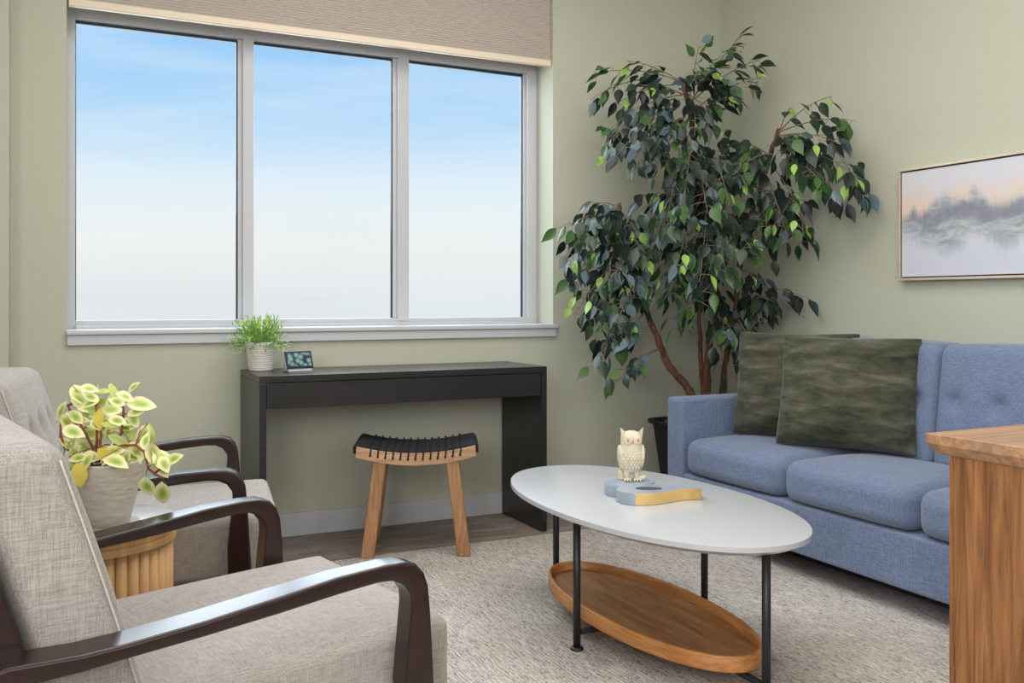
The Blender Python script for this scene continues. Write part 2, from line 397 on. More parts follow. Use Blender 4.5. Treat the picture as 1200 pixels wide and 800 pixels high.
def rbox(name, c, h, r, mat, parent=None, fn=None, nin=10, nr=5):
    """soft rounded block: centre c, half sizes h, edge radius r, optional deform fn(x,y,z)"""
    def cl(hh):
        out = [-hh+r*(1-math.tan(math.pi/4*(1-k/nr))) for k in range(nr)]
        inner = [-hh+r+(2*hh-2*r)*k/nin for k in range(nin+1)]
        return out+inner+[-x for x in reversed(out)]
    A = [cl(x) for x in h]; idx = {}; V = []; F = []
    def vid(p):
        k = tuple(round(x, 6) for x in p)
        if k in idx: return idx[k]
        q = Vector([max(-h[i]+r, min(h[i]-r, p[i])) for i in range(3)]); d = Vector(p)-q
        w = q+(d.normalized()*r if d.length > 1e-9 else d)
        if fn: w = Vector(fn(w.x, w.y, w.z))
        idx[k] = len(V); V.append(w+Vector(c)); return idx[k]
    for ax in range(3):
        a, b = [i for i in range(3) if i != ax]
        for s in (-1, 1):
            for i in range(len(A[a])-1):
                for j in range(len(A[b])-1):
                    q = []
                    for (ii, jj) in ((i, j), (i+1, j), (i+1, j+1), (i, j+1)):
                        p = [0, 0, 0]; p[ax] = s*h[ax]; p[a] = A[a][ii]; p[b] = A[b][jj]; q.append(vid(p))
                    if (s > 0) == (ax == 1): q.reverse()
                    F.append(tuple(q))
    return link_mesh(name, V, F, mat, parent, True)
def tag(o, label, cat, group=None, kind=None):
    o['label'] = label; o['category'] = cat
    if group: o['group'] = group
    if kind: o['kind'] = kind
    return o
def thing(name, label, cat, loc=(0, 0, 0), rz=0, group=None):
    o = bpy.data.objects.new(name, None); COL.objects.link(o); o.empty_display_size = .1
    o.location = loc; o.rotation_euler = (0, 0, rz)
    return tag(o, label, cat, group)
def struct(o, label=None, cat=None):
    o['kind'] = 'structure'
    if label: o['label'] = label
    if cat: o['category'] = cat
    return o
def prism(pts, z0, z1):
    n = len(pts); V = [(x, y, z0) for x, y in pts]+[(x, y, z1) for x, y in pts]
    return V, [tuple(range(n-1, -1, -1)), tuple(range(n, 2*n))]+[(i, (i+1) % n, n+(i+1) % n, n+i) for i in range(n)]

# =====================================================================
# SETTING
# =====================================================================
WY = 4.252; RX = 3.427; ZC = 3.0; YB = -3.0; LX = -1.3
fl = MB().box(LX-.1, RX+.1, YB-.1, WY+.1, -.06, -.006).build('floor', M_plank)
struct(fl, 'grey-brown wood plank floor along the window wall', 'floor')
rnd = random.Random(5)
pv = [MB().box(-.61+.0008, .61-.0008, -.0735, .0735, -.006, 0).build('plank', M_plank, fl, False, .0012, 1)]
pl0 = pv[0]; first = True; nplank = 0
y = WY-.075; row = 0
while y > YB:
    x = LX+rnd.uniform(-.6, 0)+.61
    while x < RX+.3:
        seen = (y > 3.3 and x > 0.2)
        if y > 1.6 or first:
            o = pl0 if first else pl0.copy()
            if not first: COL.objects.link(o)
            o.location = (x, y, 0); first = False; nplank += 1
            if x+.61 > RX+.1:
                o.scale = (1, 1, 1)
        x += 1.22
    y -= .149; row += 1
MB().box(LX, RX, YB, y+.149*0+1.6, -.006, -.0005).build('plank_field', M_plank, fl)['kind'] = 'stuff'

wn = MB()
wn.box(LX-.1, .046, WY, WY+.26, 0, ZC).box(2.33, RX+.12, WY, WY+.26, 0, ZC).box(.046, 2.33, WY, WY+.26, 0, .93).box(.046, 2.33, WY, WY+.26, 2.86, ZC)
wn.box(.046, 2.33, WY+.182, WY+.26, 2.35, 2.86)
struct(wn.build('wall_north', M_wall), 'sage green wall holding the wide three-pane window', 'wall')
struct(box('wall_northwest', LX-.1, -.159, 4.10, WY-.001, 0, ZC, M_wall, None, .004), 'narrow sage wall pier at the far left edge', 'wall')
struct(box('wall_east', RX, RX+.12, YB, WY, 0, ZC, M_wall), 'sage green wall behind the blue sofa and painting', 'wall')
struct(MB().box(LX-.1, LX, YB, -1.9, 0, ZC).box(LX-.1, LX, .7, 4.1, 0, ZC).box(LX-.1, LX, -1.9, .7, 0, .95).box(LX-.1, LX, -1.9, .7, 2.75, ZC).build('wall_west', M_wall), 'sage green wall on the left side, out of frame', 'wall')
ws = MB(); ws.box(LX-.1, -.9, YB-.12, YB, 0, ZC).box(2.7, RX+.12, YB-.12, YB, 0, ZC).box(-.9, 2.7, YB-.12, YB, 0, .85).box(-.9, 2.7, YB-.12, YB, 2.6, ZC)
struct(ws.build('wall_south', M_wall), 'sage green wall with an added window opening behind the viewer', 'wall')
struct(box('ceiling', LX-.1, RX+.12, YB-.1, WY+.26, ZC, ZC+.08, M_ceil), 'plain off-white ceiling above the room', 'ceiling')
struct(box('baseboard_north', -.158, RX, WY-.015, WY-.0005, 0, .105, M_base, None, .003), 'white baseboard below the window wall', 'baseboard')
struct(box('baseboard_east', RX-.015, RX-.0005, YB, WY-.016, 0, .105, M_base, None, .003), 'white baseboard behind the blue sofa', 'baseboard')

# window
win = bpy.data.objects.new('window_1', None); COL.objects.link(win); win.location = (0, 0, 0)
struct(win, 'wide white-framed window of three tall panes', 'window')
FY = WY+.182
def wbox(n, x0, x1, y0, y1, z0, z1, m, b=.002): return box(n, x0, x1, y0, y1, z0, z1, m, win, b)
wbox('window_frame', .0465, .081, FY, FY+.076, .95, 2.349, M_white)
wbox('window_frame', 2.275, 2.3295, FY, FY+.076, .95, 2.349, M_white)
wbox('window_frame', .081, 2.275, FY, FY+.076, 2.292, 2.349, M_white)
wbox('window_frame', .081, 2.275, FY, FY+.076, .95, .986, M_white)
wbox('mullion', .787, .836, FY-.004, FY+.07, .972, 2.31, M_white)
wbox('mullion', 1.545, 1.602, FY-.004, FY+.07, .972, 2.31, M_white)
for x in (.764, 1.522, 2.256):
    wbox('glazing_bead', x+.004, x+.024, FY+.02, FY+.06, .987, 2.291, M_white)
for x0, x1 in ((.081, .768), (.836, 1.526), (1.602, 2.26)):
    wbox('gasket', x1-.006, x1, FY+.03, FY+.044, .987, 2.29, M_gasket, 0)
    wbox('gasket', x0, x1-.006, FY+.03, FY+.044, 2.278, 2.291, M_gasket, 0)
    wbox('gasket', x0, x0+.004, FY+.03, FY+.044, .987, 2.278, M_gasket, 0)
    wbox('pane', x0+.001, x1-.001, FY+.046, FY+.052, .987, 2.291, M_glass, 0)
wbox('sill_step', .081, 2.3, FY-.02, FY-.0005, .95, .966, M_white)
wbox('window_sill', .044, 2.352, WY-.028, FY+.01, .9305, .951, M_white, .004)
wbox('apron', .047, 2.343, WY-.017, WY-.0005, .888, .930, M_white)
# rear window added to go with the rear fill light, unseen
w2 = bpy.data.objects.new('rear_fill_window', None); COL.objects.link(w2); struct(w2, 'added white-framed window for the rear fill light, behind the viewer', 'window')
for a in ((-.9, -.84, .85, 2.6), (2.64, 2.7, .85, 2.6), (.87, .93, .91, 2.54), (-.84, 2.64, 2.54, 2.6), (-.84, 2.64, .85, .91)):
    box('window_frame', a[0], a[1], YB-.09, YB-.03, a[2], a[3], M_white, w2)
w3 = bpy.data.objects.new('side_fill_window', None); COL.objects.link(w3); struct(w3, 'added white-framed window for the side fill light, left behind the viewer', 'window')  # side window added around the side fill light, never in view
for a in ((-1.9, -1.84, .95, 2.75), (.64, .7, .95, 2.75), (-.63, -.57, 1.01, 2.69), (-1.84, .64, 2.69, 2.75), (-1.84, .64, .95, 1.01)):
    box('window_frame', LX-.08, LX-.03, a[0], a[1], a[2], a[3], M_white, w3)
# panel added above the ceiling fill light, out of view
cl = box('ceiling_fill_panel', 0.2, 2.4, 1.2, 3.4, ZC-.03, ZC, M_white, None, .003)
tag(cl, 'added square white panel for the ceiling fill light, out of frame', 'lamp')

# pleated blind
bl = thing('pleated_blind', 'beige pleated cellular shade raised at the window top', 'blind', (1.19, WY+.03, 2.3))
V = []; F = []; n = 88; z = 2.329; xs = [-1.135, 1.137]
for i in range(n+1):
    yy = .0 if i % 2 else -.011
    V += [(xs[0], yy, z-2.3), (xs[1], yy, z-2.3)]; z += .00575
for i in range(n): F.append((2*i, 2*i+1, 2*i+3, 2*i+2))
m_ = link_mesh('pleated_fabric', V, F, M_blind, bl); sd = m_.modifiers.new('s', 'SOLIDIFY'); sd.thickness = .002
MB().box(-1.137, 1.138, -.016, .012, -.004, .027).build('bottom_rail', M_blindrail, bl, False, .004)
MB().box(-1.137, 1.138, -.02, .02, .537, .558).build('head_rail', M_white, bl, False, .003)

# rug
rug = MB().box(-.2, 2.77, .2, 3.735, .0002, .011).build('rug', M_rug, None, False, .003)
tag(rug, 'cream woven rug flecked with dark threads, under the coffee table', 'rug')
RZ = .0112

def at(parent, *objs):
    for o in objs: o.location = (-parent.location.x, -parent.location.y, -parent.location.z)

# =====================================================================
# CONSOLE TABLE
# =====================================================================
c0 = (1.3985, 4.03, 0)
con = thing('console_table', 'black wood-grain console table under the window', 'table', c0)
X0, X1, Y0, Y1, HT = .741, 2.056, 3.81, 4.236, .768
at(con, box('tabletop', X0, X1, Y0, Y1, HT-.028, HT, M_black, con, .0015),
   box('side_panel', X0, X0+.028, Y0, Y1, .001, HT-.0285, M_black, con, .0015),
   box('side_panel', X1-.028, X1, Y0, Y1, .001, HT-.0285, M_black, con, .0015),
   box('drawer_front', X0+.0295, X1-.0295, Y0+.004, Y0+.024, .633, HT-.030, M_black, con, .0015),
   box('rear_rail', X0+.0285, X1-.0285, Y1-.03, Y1-.01, .633, HT-.0285, M_black, con, .001),
   box('underside_panel', X0+.0285, X1-.0285, Y0+.025, Y1-.031, .637, .649, M_black, con, .001))

# ribbed pot with sprigs
px, py = .808, 4.118
sp = thing('potted_fern', 'small bushy light green plant in a ribbed white pot on the console', 'plant', (px, py, HT+.0005))
prof = [(.0, 0), (.049, 0)]
for i in range(13):
    z = .004+i*.0088; r = .0485+.0175*z/.12
    prof += [(r, z), (r+.0035, z+.0022), (r+.0035, z+.0058), (r, z+.0078)]
prof += [(.069, .120), (.069, .124), (.064, .124), (.061, .105), (0, .105)]
MB().lathe(prof, 40, cap=False).build('pot', M_pot2, sp, True)
MB().lathe([(.0, .1051), (.060, .1055), (.0, .112)], 20, cap=False).build('soil', M_soil, sp)
r_ = random.Random(11)
sprig = [MB(), MB(), MB()]
def leaflet(mb, p, d, L, w):
    d = d.normalized(); s = d.cross(Vector((r_.uniform(-.3, .3), r_.uniform(-.3, .3), 1))).normalized()*w; q = p+d*L
    up = d.cross(s).normalized()*w*.3
    mb.add([p, p+d*L*.45+s+up, q, p+d*L*.45-s+up], [(0, 1, 2), (0, 2, 3)])
for i in range(230):
    a = r_.uniform(0, 6.283); el = math.radians(r_.uniform(-6, 88)); ln = r_.uniform(.075, .132)*(1.0+.18*math.cos(el)) 
    d = Vector((math.cos(a)*math.cos(el), math.sin(a)*math.cos(el), math.sin(el)))
    if d.y > .35 and el < 1.1: ln *= .5
    if d.x > .55 and d.y < .5: ln *= .72
    p0 = Vector((math.cos(a)*.022, math.sin(a)*.022, .112)); k = r_.choice((0, 0, 1, 1, 2))
    pts = [p0+d*ln*t+Vector((0, 0, .03*t*(1-t)-.028*t*t*math.cos(el))) for t in (0, .35, .7, 1)]
    sprig[k].tube(pts, .0007, 3, False)
    for t in range(9):
        u = .3+.7*t/8; i0 = min(2, int(u*3)); q = pts[i0].lerp(pts[i0+1], u*3-i0)
        dd = d+Vector((r_.uniform(-1, 1), r_.uniform(-1, 1), r_.uniform(-.7, 1)))*.75
        leaflet(sprig[k], q, dd, r_.uniform(.014, .024), .0032)
for mb, g, nm in zip(sprig, GR, ('lime_sprigs', 'green_sprigs', 'blue_green_sprigs')):
    mb.build(nm, g, sp)['kind'] = 'stuff'

# smart display
dv = thing('display_clock', 'small tilted dark display screen beside the ribbed pot', 'display', (.945, 4.02, HT+.0005), math.radians(12))
MB().add([(-.055, -.03, 0), (.055, -.03, 0), (.055, .035, 0), (-.055, .035, 0), (-.055, -.024, .012), (.055, -.024, .012), (.05, .024, .05), (-.05, .024, .05)],
    [(0, 3, 2, 1), (0, 1, 5, 4), (4, 5, 6, 7), (1, 2, 6, 5), (2, 3, 7, 6), (3, 0, 4, 7)]).build('stand', M_greyplastic, dv, False, .002)
def tilt(o, ang=-22): o.rotation_euler.x = math.radians(ang); o.location = (0, -.022, .012)
tilt(box('bezel', -.062, .062, -.008, .0, 0, .078, M_plastic, dv, .003))
tilt(box('screen', -.053, .053, -.0088, -.0078, .009, .069, M_screen, dv))
tilt(box('rim', -.064, .064, -.0005, .006, -.002, .080, M_greyplastic, dv, .003))

# =====================================================================
# STOOL
# =====================================================================
st = thing('stool', 'curved wooden stool with a black woven cord seat', 'stool', (1.407, 3.788, 0), math.radians(-22.0))
def ztop(x): return .440+.031*(x/.25)**2
def zbot(x): return .3865+.037*(x/.25)**2
for sy in (-1, 1):
    V = []; F = []; n = 20
    for i in range(n+1):
        x = -.25+.5*i/n
        xt = x*(.985)
        for (yy, zz, xx) in ((.158, zbot(x), x), (.158, ztop(x), xt), (.128, ztop(x), xt), (.128, zbot(x), x)):
            V.append((xx, sy*yy, zz))
    for i in range(n):
        for k in range(4):
            q = (4*i+k, 4*i+(k+1) % 4, 4*(i+1)+(k+1) % 4, 4*(i+1)+k); F.append(q if sy > 0 else q[::-1])
    F.append((3, 2, 1, 0) if sy > 0 else (0, 1, 2, 3)); F.append(tuple(4*n+k for k in ((0, 1, 2, 3) if sy > 0 else (3, 2, 1, 0))))
    MB().add(V, F).build('rail', M_teakh, st, False, .003)
    for sx in (-1, 1):
        a = Vector((sx*.150, sy*.134, .405)); b = Vector((sx*.200, sy*.160, RZ if sy < 0 else .001)); w = .0275; t = .017
        V = [(p.x+i*w, p.y+j*t, p.z) for p in (b, a) for i, j in ((-1, -1), (1, -1), (1, 1), (-1, 1))]
        MB().add(V, [(3, 2, 1, 0), (4, 5, 6, 7), (0, 1, 5, 4), (1, 2, 6, 5), (2, 3, 7, 6), (3, 0, 4, 7)]).build('leg', M_teak, st, False, .004)
for sx in (-1, 1):
    MB().box(sx*.236-.012, sx*.236+.012, -.1275, .1275, .425, .462).build('end_rail', M_teakh, st, False, .003)
# longitudinal strands
for k in range(19):
    yy = -.148+.296*k/18; pts = []
    for i in range(53):
        x = -.244+.488*i/52
        pts.append((x, yy, ztop(x)+.0045+.0011*math.sin(x*math.pi/.0305+k*math.pi)))
    pts = [(-.252, yy, pts[0][2]-.034), (-.253, yy, pts[0][2]-.008)]+pts+[(.253, yy, pts[-1][2]-.008), (.252, yy, pts[-1][2]-.034)]
    MB().tube(pts, .0078, 6).build('strand', M_cord, st, True)
for k in range(13):
    x = -.186+.031*k
    zt = ztop(x)+.0115
    pts = [(x-.003, -.1605, zt-.036), (x, -.1625, zt-.014), (x, -.157, zt), (x, -.12, zt+.002), (x, 0, zt+.001), (x, .12, zt+.002), (x, .157, zt+.001), (x, .1625, zt-.014), (x+.003, .1605, zt-.036)]
    MB().tube(pts, .0032, 6).ellipsoid((x-.003, -.161, zt-.037), (.005, .003, .005), 8, 5).ellipsoid((x, .150, zt+.004), (.0045, .0045, .0045), 8, 5).build('cord', M_cord, st, True)

# =====================================================================
# COFFEE TABLE
# =====================================================================
CX, CY = 1.668, 2.453
ct = thing('coffee_table', 'oval white-topped coffee table with black metal legs and wooden tray shelf', 'table', (CX, CY, 0))
def sup(a, b, n, k, N_):
    t = 2*math.pi*k/N_; c, s = math.cos(t), math.sin(t)
    return (a*math.copysign(abs(c)**(2/n), c), b*math.copysign(abs(s)**(2/n), s))
def oval(prof, a, b, n=2.12, N_=96):
    V = []; F = []
    for off, z in prof:
        for k in range(N_):
            if off is None: V.append((0, 0, z))
            else: x, y = sup(a+off, b+off, n, k, N_); V.append((x, y, z))
    for i in range(len(prof)-1):
        for k in range(N_): F.append((i*N_+k, i*N_+(k+1) % N_, (i+1)*N_+(k+1) % N_, (i+1)*N_+k))
    F.append(tuple(range(N_-1, -1, -1))); F.append(tuple(range((len(prof)-1)*N_, len(prof)*N_)))
    return V, F
V, F = oval([(-.030, .4205), (-.0285, .4212), (-.0015, .4345), (0, .4350), (0, .4485), (-.0008, .4498), (-.0015, .450)], .334, .634)
o = MB().add(V, F).build('tabletop', M_top, ct, False)
o.data.polygons.foreach_set('use_smooth', [len(p.vertices) == 4 for p in o.data.polygons]); o.data.set_sharp_from_angle(angle=math.radians(20))
legs = [(0, -.567), (0, .567), (-.241, 0), (.241, 0)]
for x, y in legs:
    lg = MB().tube([(x, y, RZ+.006), (x, y, .4203)], .0115, 20).build('leg', M_metal, ct, True)
    MB().lathe([(.0, RZ), (.020, RZ), (.021, RZ+.003), (.018, RZ+.008), (.0, RZ+.009)], 24, (x, y), False).build('foot', M_metal, lg, True)
MB().box(-.229, .229, -.008, .008, .056, .072).build('crossbar', M_metal, ct, False, .002)
MB().box(-.008, .008, -.555, .555, .0562, .0722).build('crossbar', M_metal, ct, False, .002)
for x, y in legs: pass
V, F = oval([(-.004, .0805), (-.001, .079), (0, .082), (0, .121), (-.0015, .123), (-.0105, .123), (-.012, .121), (-.013, .094)], .196, .502, 2.08)
tr = MB().add(V, F[:-1]).build('tray_rim', M_oakrim, ct, False)
tr.data.polygons.foreach_set('use_smooth', [len(p.vertices) == 4 for p in tr.data.polygons])
V, F = oval([(-.0135, .085), (-.0135, .0955)], .196, .502, 2.08)
MB().add(V, F).build('tray_base', M_oak, ct)

# ---- letter-shaped ornaments and owl on the table
TT = .4505
AMP=[(1.595,2.563),(1.613,2.583),(1.636,2.594),(1.683,2.586),(1.732,2.569),(1.756,2.543),(1.75,2.508),(1.722,2.477),(1.7,2.475),(1.689,2.472),(1.753,2.453),(1.768,2.472),(1.827,2.449),(1.797,2.406),(1.839,2.379),(1.811,2.341),(1.761,2.366),(1.704,2.354),(1.638,2.348),(1.582,2.366),(1.559,2.402),(1.562,2.44),(1.577,2.465),(1.603,2.489),(1.587,2.505),(1.58,2.53)]
HOLE=[(1.696,2.398),(1.684,2.391),(1.667,2.39),(1.649,2.395),(1.635,2.406),(1.628,2.419),(1.63,2.431),(1.641,2.438),(1.658,2.44),(1.676,2.434),(1.691,2.423),(1.698,2.41)]
lt = thing('letter_ornament', 'chunky grey and gold ampersand ornament lying flat on the coffee table', 'ornament', (1.69, 2.45, TT))
cu = bpy.data.curves.new('letter_body', 'CURVE'); cu.dimensions = '2D'; cu.fill_mode = 'BOTH'; cu.extrude = .0175; cu.bevel_depth = .0006
HOLE = [(1.662+(x-1.662)*1.15, 2.415+(y-2.415)*1.25) for x, y in HOLE]
for pts in (AMP, HOLE):
    s = cu.splines.new('POLY'); s.points.add(len(pts)-1); s.use_cyclic_u = True
    for i, (x, y) in enumerate(pts): s.points[i].co = (x-1.69, y-2.45, 0, 1)
tmp = bpy.data.objects.new('tmp', cu); COL.objects.link(tmp)
dg = bpy.context.evaluated_depsgraph_get(); me = bpy.data.meshes.new_from_object(tmp.evaluated_get(dg)); bpy.data.objects.remove(tmp)
me.materials.clear(); me.materials.append(M_greyblue); me.materials.append(M_gold); me.materials.append(M_holeshade)
lb = bpy.data.objects.new('letter_body', me); COL.objects.link(lb); lb.parent = lt; lb.location = (0, 0, .0185)
for p in me.polygons:
    c = p.center; n_ = p.normal
    if abs(n_.z) < .5 and n_.y < .3 and ((c.x > -.116 and c.y < -.066) or (c.x > -.02 and c.y < -.03)) and (c.x+.025)**2+(c.y+.035)**2 > .0024: p.material_index = 1
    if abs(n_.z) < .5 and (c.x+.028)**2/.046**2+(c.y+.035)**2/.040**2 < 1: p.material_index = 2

ow = thing('owl_figurine', 'cream ceramic owl figurine standing on the ampersand ornament', 'figurine', (1.685, 2.545, TT+.0368), math.radians(-26.2+4))
def owl_body():
    prof = [(.010, .022), (.026, .030), (.036, .046), (.0405, .064), (.0415, .082), (.0395, .098), (.0355, .110), (.0345, .120), (.0350, .132), (.0335, .146), (.026, .157), (.010, .162), (.0, .1622)]
    V = []; F = []; n = 36
    for r, z in prof:
        for k in range(n):
            a = 2*math.pi*k/n; c, s = math.cos(a), math.sin(a)
            ydep = .80 if z > .11 else .86
            V.append((r*c, r*s*ydep+(.004 if z < .11 else 0), z))
    for i in range(len(prof)-1):
        for k in range(n): F.append((i*n+k, i*n+(k+1) % n, (i+1)*n+(k+1) % n, (i+1)*n+k))
    F.append(tuple(range(n-1, -1, -1)))
    return V, F
V, F = owl_body(); ob = MB().add(V, F).build('body', M_owl, ow, True)
for sx in (-1, 1):
    # ear tuft
    MB().add([(sx*.013, -.014, .152), (sx*.0345, -.008, .136), (sx*.022, .010, .152), (sx*.0385, -.010, .176)], [(0, 1, 3), (1, 2, 3), (2, 0, 3), (0, 2, 1)]).build('ear', M_owl, ow, False, .001)
    # facial disc, ring and eye
    ec = (sx*.0155, -.0262, .1345); rt = Matrix.Rotation(sx*.32, 3, 'Z')
    MB().ellipsoid(ec, (.0155, .0040, .0160), 24, 10, rt).build('face_disc', M_owl, ow, True)
    ring = [Vector(ec)+rt @ Vector((.0105*math.cos(t*.3927), -.0032, .0105*math.sin(t*.3927))) for t in range(17)]
    MB().tube(ring, .0011, 6, False).build('eye_ring', M_owl, ow, True)
    MB().ellipsoid((ec[0]+sx*.001, -.0300, .1345), (.0044, .0028, .0048), 14, 8).build('eye', M_owlbrown, ow, True)
    # folded wing
    MB().ellipsoid((sx*.0345, .004, .076), (.0095, .028, .040), 16, 12, Matrix.Rotation(sx*.10, 3, 'Y')).build('wing', M_owl, ow, True)
    for j in range(4):
        MB().ellipsoid((sx*(.0395-.003*j), .006+.003*j, .066-.010*j), (.0040, .015, .020), 10, 8, Matrix.Rotation(sx*(.15+.06*j), 3, 'Y')).build('feather', M_owl, ow, True)
    # leg and toes
    MB().tube([(sx*.014, .0, .040), (sx*.0155, -.004, .022), (sx*.016, -.006, .006)], [.0125, .0105, .0090], 12).build('leg', M_owl, ow, True)
    for k in (-1, 0, 1):
        MB().tube([(sx*.016+k*.004, -.006, .008), (sx*.016+k*.008, -.018, .0075), (sx*.016+k*.0095, -.026, .003)], [.005, .0042, .0024], 8).build('toe', M_owl, ow, True)
MB().add([(-.004, -.028, .134), (.004, -.028, .134), (0, -.032, .124), (0, -.038, .130), (0, -.028, .138)], [(0, 2, 3), (2, 1, 3), (3, 1, 4), (0, 3, 4)]).build('beak', M_owlbrown, ow)
# breast feather scales
for row in range(7):
    z = .046+row*.0088; nn = 6 if row % 2 else 5
    for i in range(nn):
        a = -math.pi/2+(i-(nn-1)/2)*.30; R = .0405-abs(z-.076)*.16
        MB().ellipsoid((R*math.cos(a), R*math.sin(a)*.86+.0035, z), (.0056, .0026, .0066), 8, 5, Matrix.Rotation(a+math.pi/2, 3, 'Z')).build('feather', M_owl, ow, True)
MB().add(*prism([(-.034, .006), (-.012, .006), (-.020, .026), (-.042, .024)], 0, .03)).build('tail', M_owl, ow, False, .004)
MB().tube([(.010, -.004, .006), (.034, -.008, .010), (.044, -.014, .016)], [.007, .009, .006], 10).build('branch', M_owl, ow, True)

# =====================================================================
# SOFA
# =====================================================================
sf = thing('sofa', 'blue-grey fabric three-seat sofa with button-tufted back', 'sofa', (2.97, 2.505, 0))
def S_(o): o.location = (o.location.x-2.97, o.location.y-2.505, 0); return o
def sbox(name, x0, x1, y0, y1, z0, z1, r, mat=M_blue, fn=None, nin=10):
    return S_(rbox(name, ((x0+x1)/2, (y0+y1)/2, (z0+z1)/2), ((x1-x0)/2, (y1-y0)/2, (z1-z0)/2), r, mat, sf, fn, nin))
sbox('arm', 2.555, 3.36, 3.452, 3.566, .10, .628, .018)
sbox('arm', 2.555, 3.36, 1.444, 1.558, .10, .628, .018)
sbox('base', 2.560, 3.33, 1.560, 3.450, .10, .288, .010)
sbox('back_frame', 3.215, 3.375, 1.560, 3.450, .13, .872, .03)
def seat_fn(x, y, z):
    hx, hy = .27, .31
    if z > 0: z += .022*(1-(x/hx)**2)*(1-(y/hy)**4)
    if x < 0 and abs(z) < .07: x -= .012*(1-(y/hy)**4)
    # gentle rounding of the front corners in plan
    if x < -.18: x += .022*(abs(y)/hy)**8
    return (x, y, z)
for i in range(3):
    y0 = 1.562+i*.630
    sbox('seat_cushion', 2.556, 3.085, y0+.002, y0+.626, .290, .444, .052, M_blue, seat_fn, 14)
    # welt seam along the side of the front
    for yy in (y0+.010, y0+.618):
        pts = [(2.572, yy, .305), (2.560, yy, .34), (2.562, yy, .39), (2.585, yy, .430), (2.63, yy, .449)]
def back_cushion(y0, y1):
    yc = (y0+y1)/2; hy = (y1-y0)/2; hx = .095; zc = .665; hz = .237
    btn = [(-.38+.19*k, zz) for k in range(5) for zz in (.02,)]+[(-.285+.19*k, -.13) for k in range(4)]
    def fn(x, y, z):
        if x < 0:
            x -= .020*(1-(y/hy)**4)*(1-(z/hz)**2)
            for by, bz in btn:
                d2 = (y-by)**2+(z-bz)**2
                x += .026*math.exp(-d2/(2*.022**2))+.006*math.exp(-((y-by)/.012)**2)*(1 if abs(z-bz) < .09 else 0)*math.exp(-((z-bz)/.06)**2)
        if z > 0: z += .010*(1-(y/hy)**4)
        return (x+.16*(z+hz)/(2*hz)*.35, y, z)
    o = sbox('back_cushion', 3.020-.0, 3.020+2*hx, y0, y1, zc-hz, zc+hz, .04, M_blue, fn, 44)
    for by, bz in btn:
        q = fn(-hx, by, bz)
        S_(MB().ellipsoid((3.020+hx+q[0]-.004, yc+by, zc+bz), (.007, .0105, .0105), 14, 8).build('button', M_button, sf, True))
back_cushion(1.562, 2.504); back_cushion(2.506, 3.448)
for x in (2.64, 3.28):
    for y in (1.53, 3.48):
        S_(MB().lathe([(0, RZ), (.016, RZ), (.024, .0995), (0, .0995)], 16, (x, y), False).build('leg', M_metal, sf, True)) if x < 3.1 else S_(MB().lathe([(0, .0005), (.016, .0005), (.024, .0995), (0, .0995)], 16, (x, y), False).build('leg', M_metal, sf, True))

# pillows
def pillow(name, label, base, ang, lean, size=.52, thick=.15, seed=0, hgt=.47):
    h = size/2; hv = hgt/2; n = 34; V = []; F = []; rr = random.Random(seed)
    ph = [rr.uniform(0, 6) for _ in range(6)]
    def pt(u, v, s):
        k = 1-.028*(abs(u*v))**6; x = h*u*k*(1-.055*(1-v*v)*abs(u)**3); z = hv*v*k*(1-.055*(1-u*u)*abs(v)**3)
        # pointed corners
        t = thick/2*((1-abs(u)**2.2)*(1-abs(v)**2.2))**.62
        w = .007*math.sin(5*u+3*v+ph[0])+.005*math.sin(9*v-4*u+ph[1])+.004*math.sin(14*u+ph[2])*math.cos(8*v+ph[3])
        return (x, s*(t+(w if t > .012 else 0)+.011*(1-max(abs(u), abs(v))**12)**.5+.002), z+hv)
    g = {}
    for s in (-1, 1):
        for i in range(n+1):
            for j in range(n+1):
                u = -1+2*i/n; v = -1+2*j/n; u = math.sin(u*math.pi/2); v = math.sin(v*math.pi/2)
                g[s, i, j] = len(V); V.append(pt(u, v, s))
    for i in range(n):
        for j in range(n):
            F.append((g[-1, i, j], g[-1, i+1, j], g[-1, i+1, j+1], g[-1, i, j+1])); F.append((g[1, i, j], g[1, i, j+1], g[1, i+1, j+1], g[1, i+1, j]))
    for i in range(n):
        F.append((g[-1, i, 0], g[1, i, 0], g[1, i+1, 0], g[-1, i+1, 0])); F.append((g[-1, i, n], g[-1, i+1, n], g[1, i+1, n], g[1, i, n]))
        F.append((g[-1, 0, i], g[-1, 0, i+1], g[1, 0, i+1], g[1, 0, i])); F.append((g[-1, n, i], g[1, n, i], g[1, n, i+1], g[-1, n, i+1]))
    o = link_mesh(name, V, F, M_fur, None, True)
    o.location = base; o.rotation_euler = (math.radians(lean), 0, math.radians(ang)); o.rotation_mode = 'XYZ'
    return tag(o, label, 'pillow', 'dark olive plush pillows on the blue sofa')
pillow('throw_pillow', 'olive green plush pillow in front, leaning over the other one', (2.872, 2.795, .464), -62, -13, .57, .18, 1, .475)
pillow('throw_pillow', 'olive green plush pillow behind, next to the sofa arm', (2.92, 3.14, .464), -60, -12, .55, .15, 2, .48)

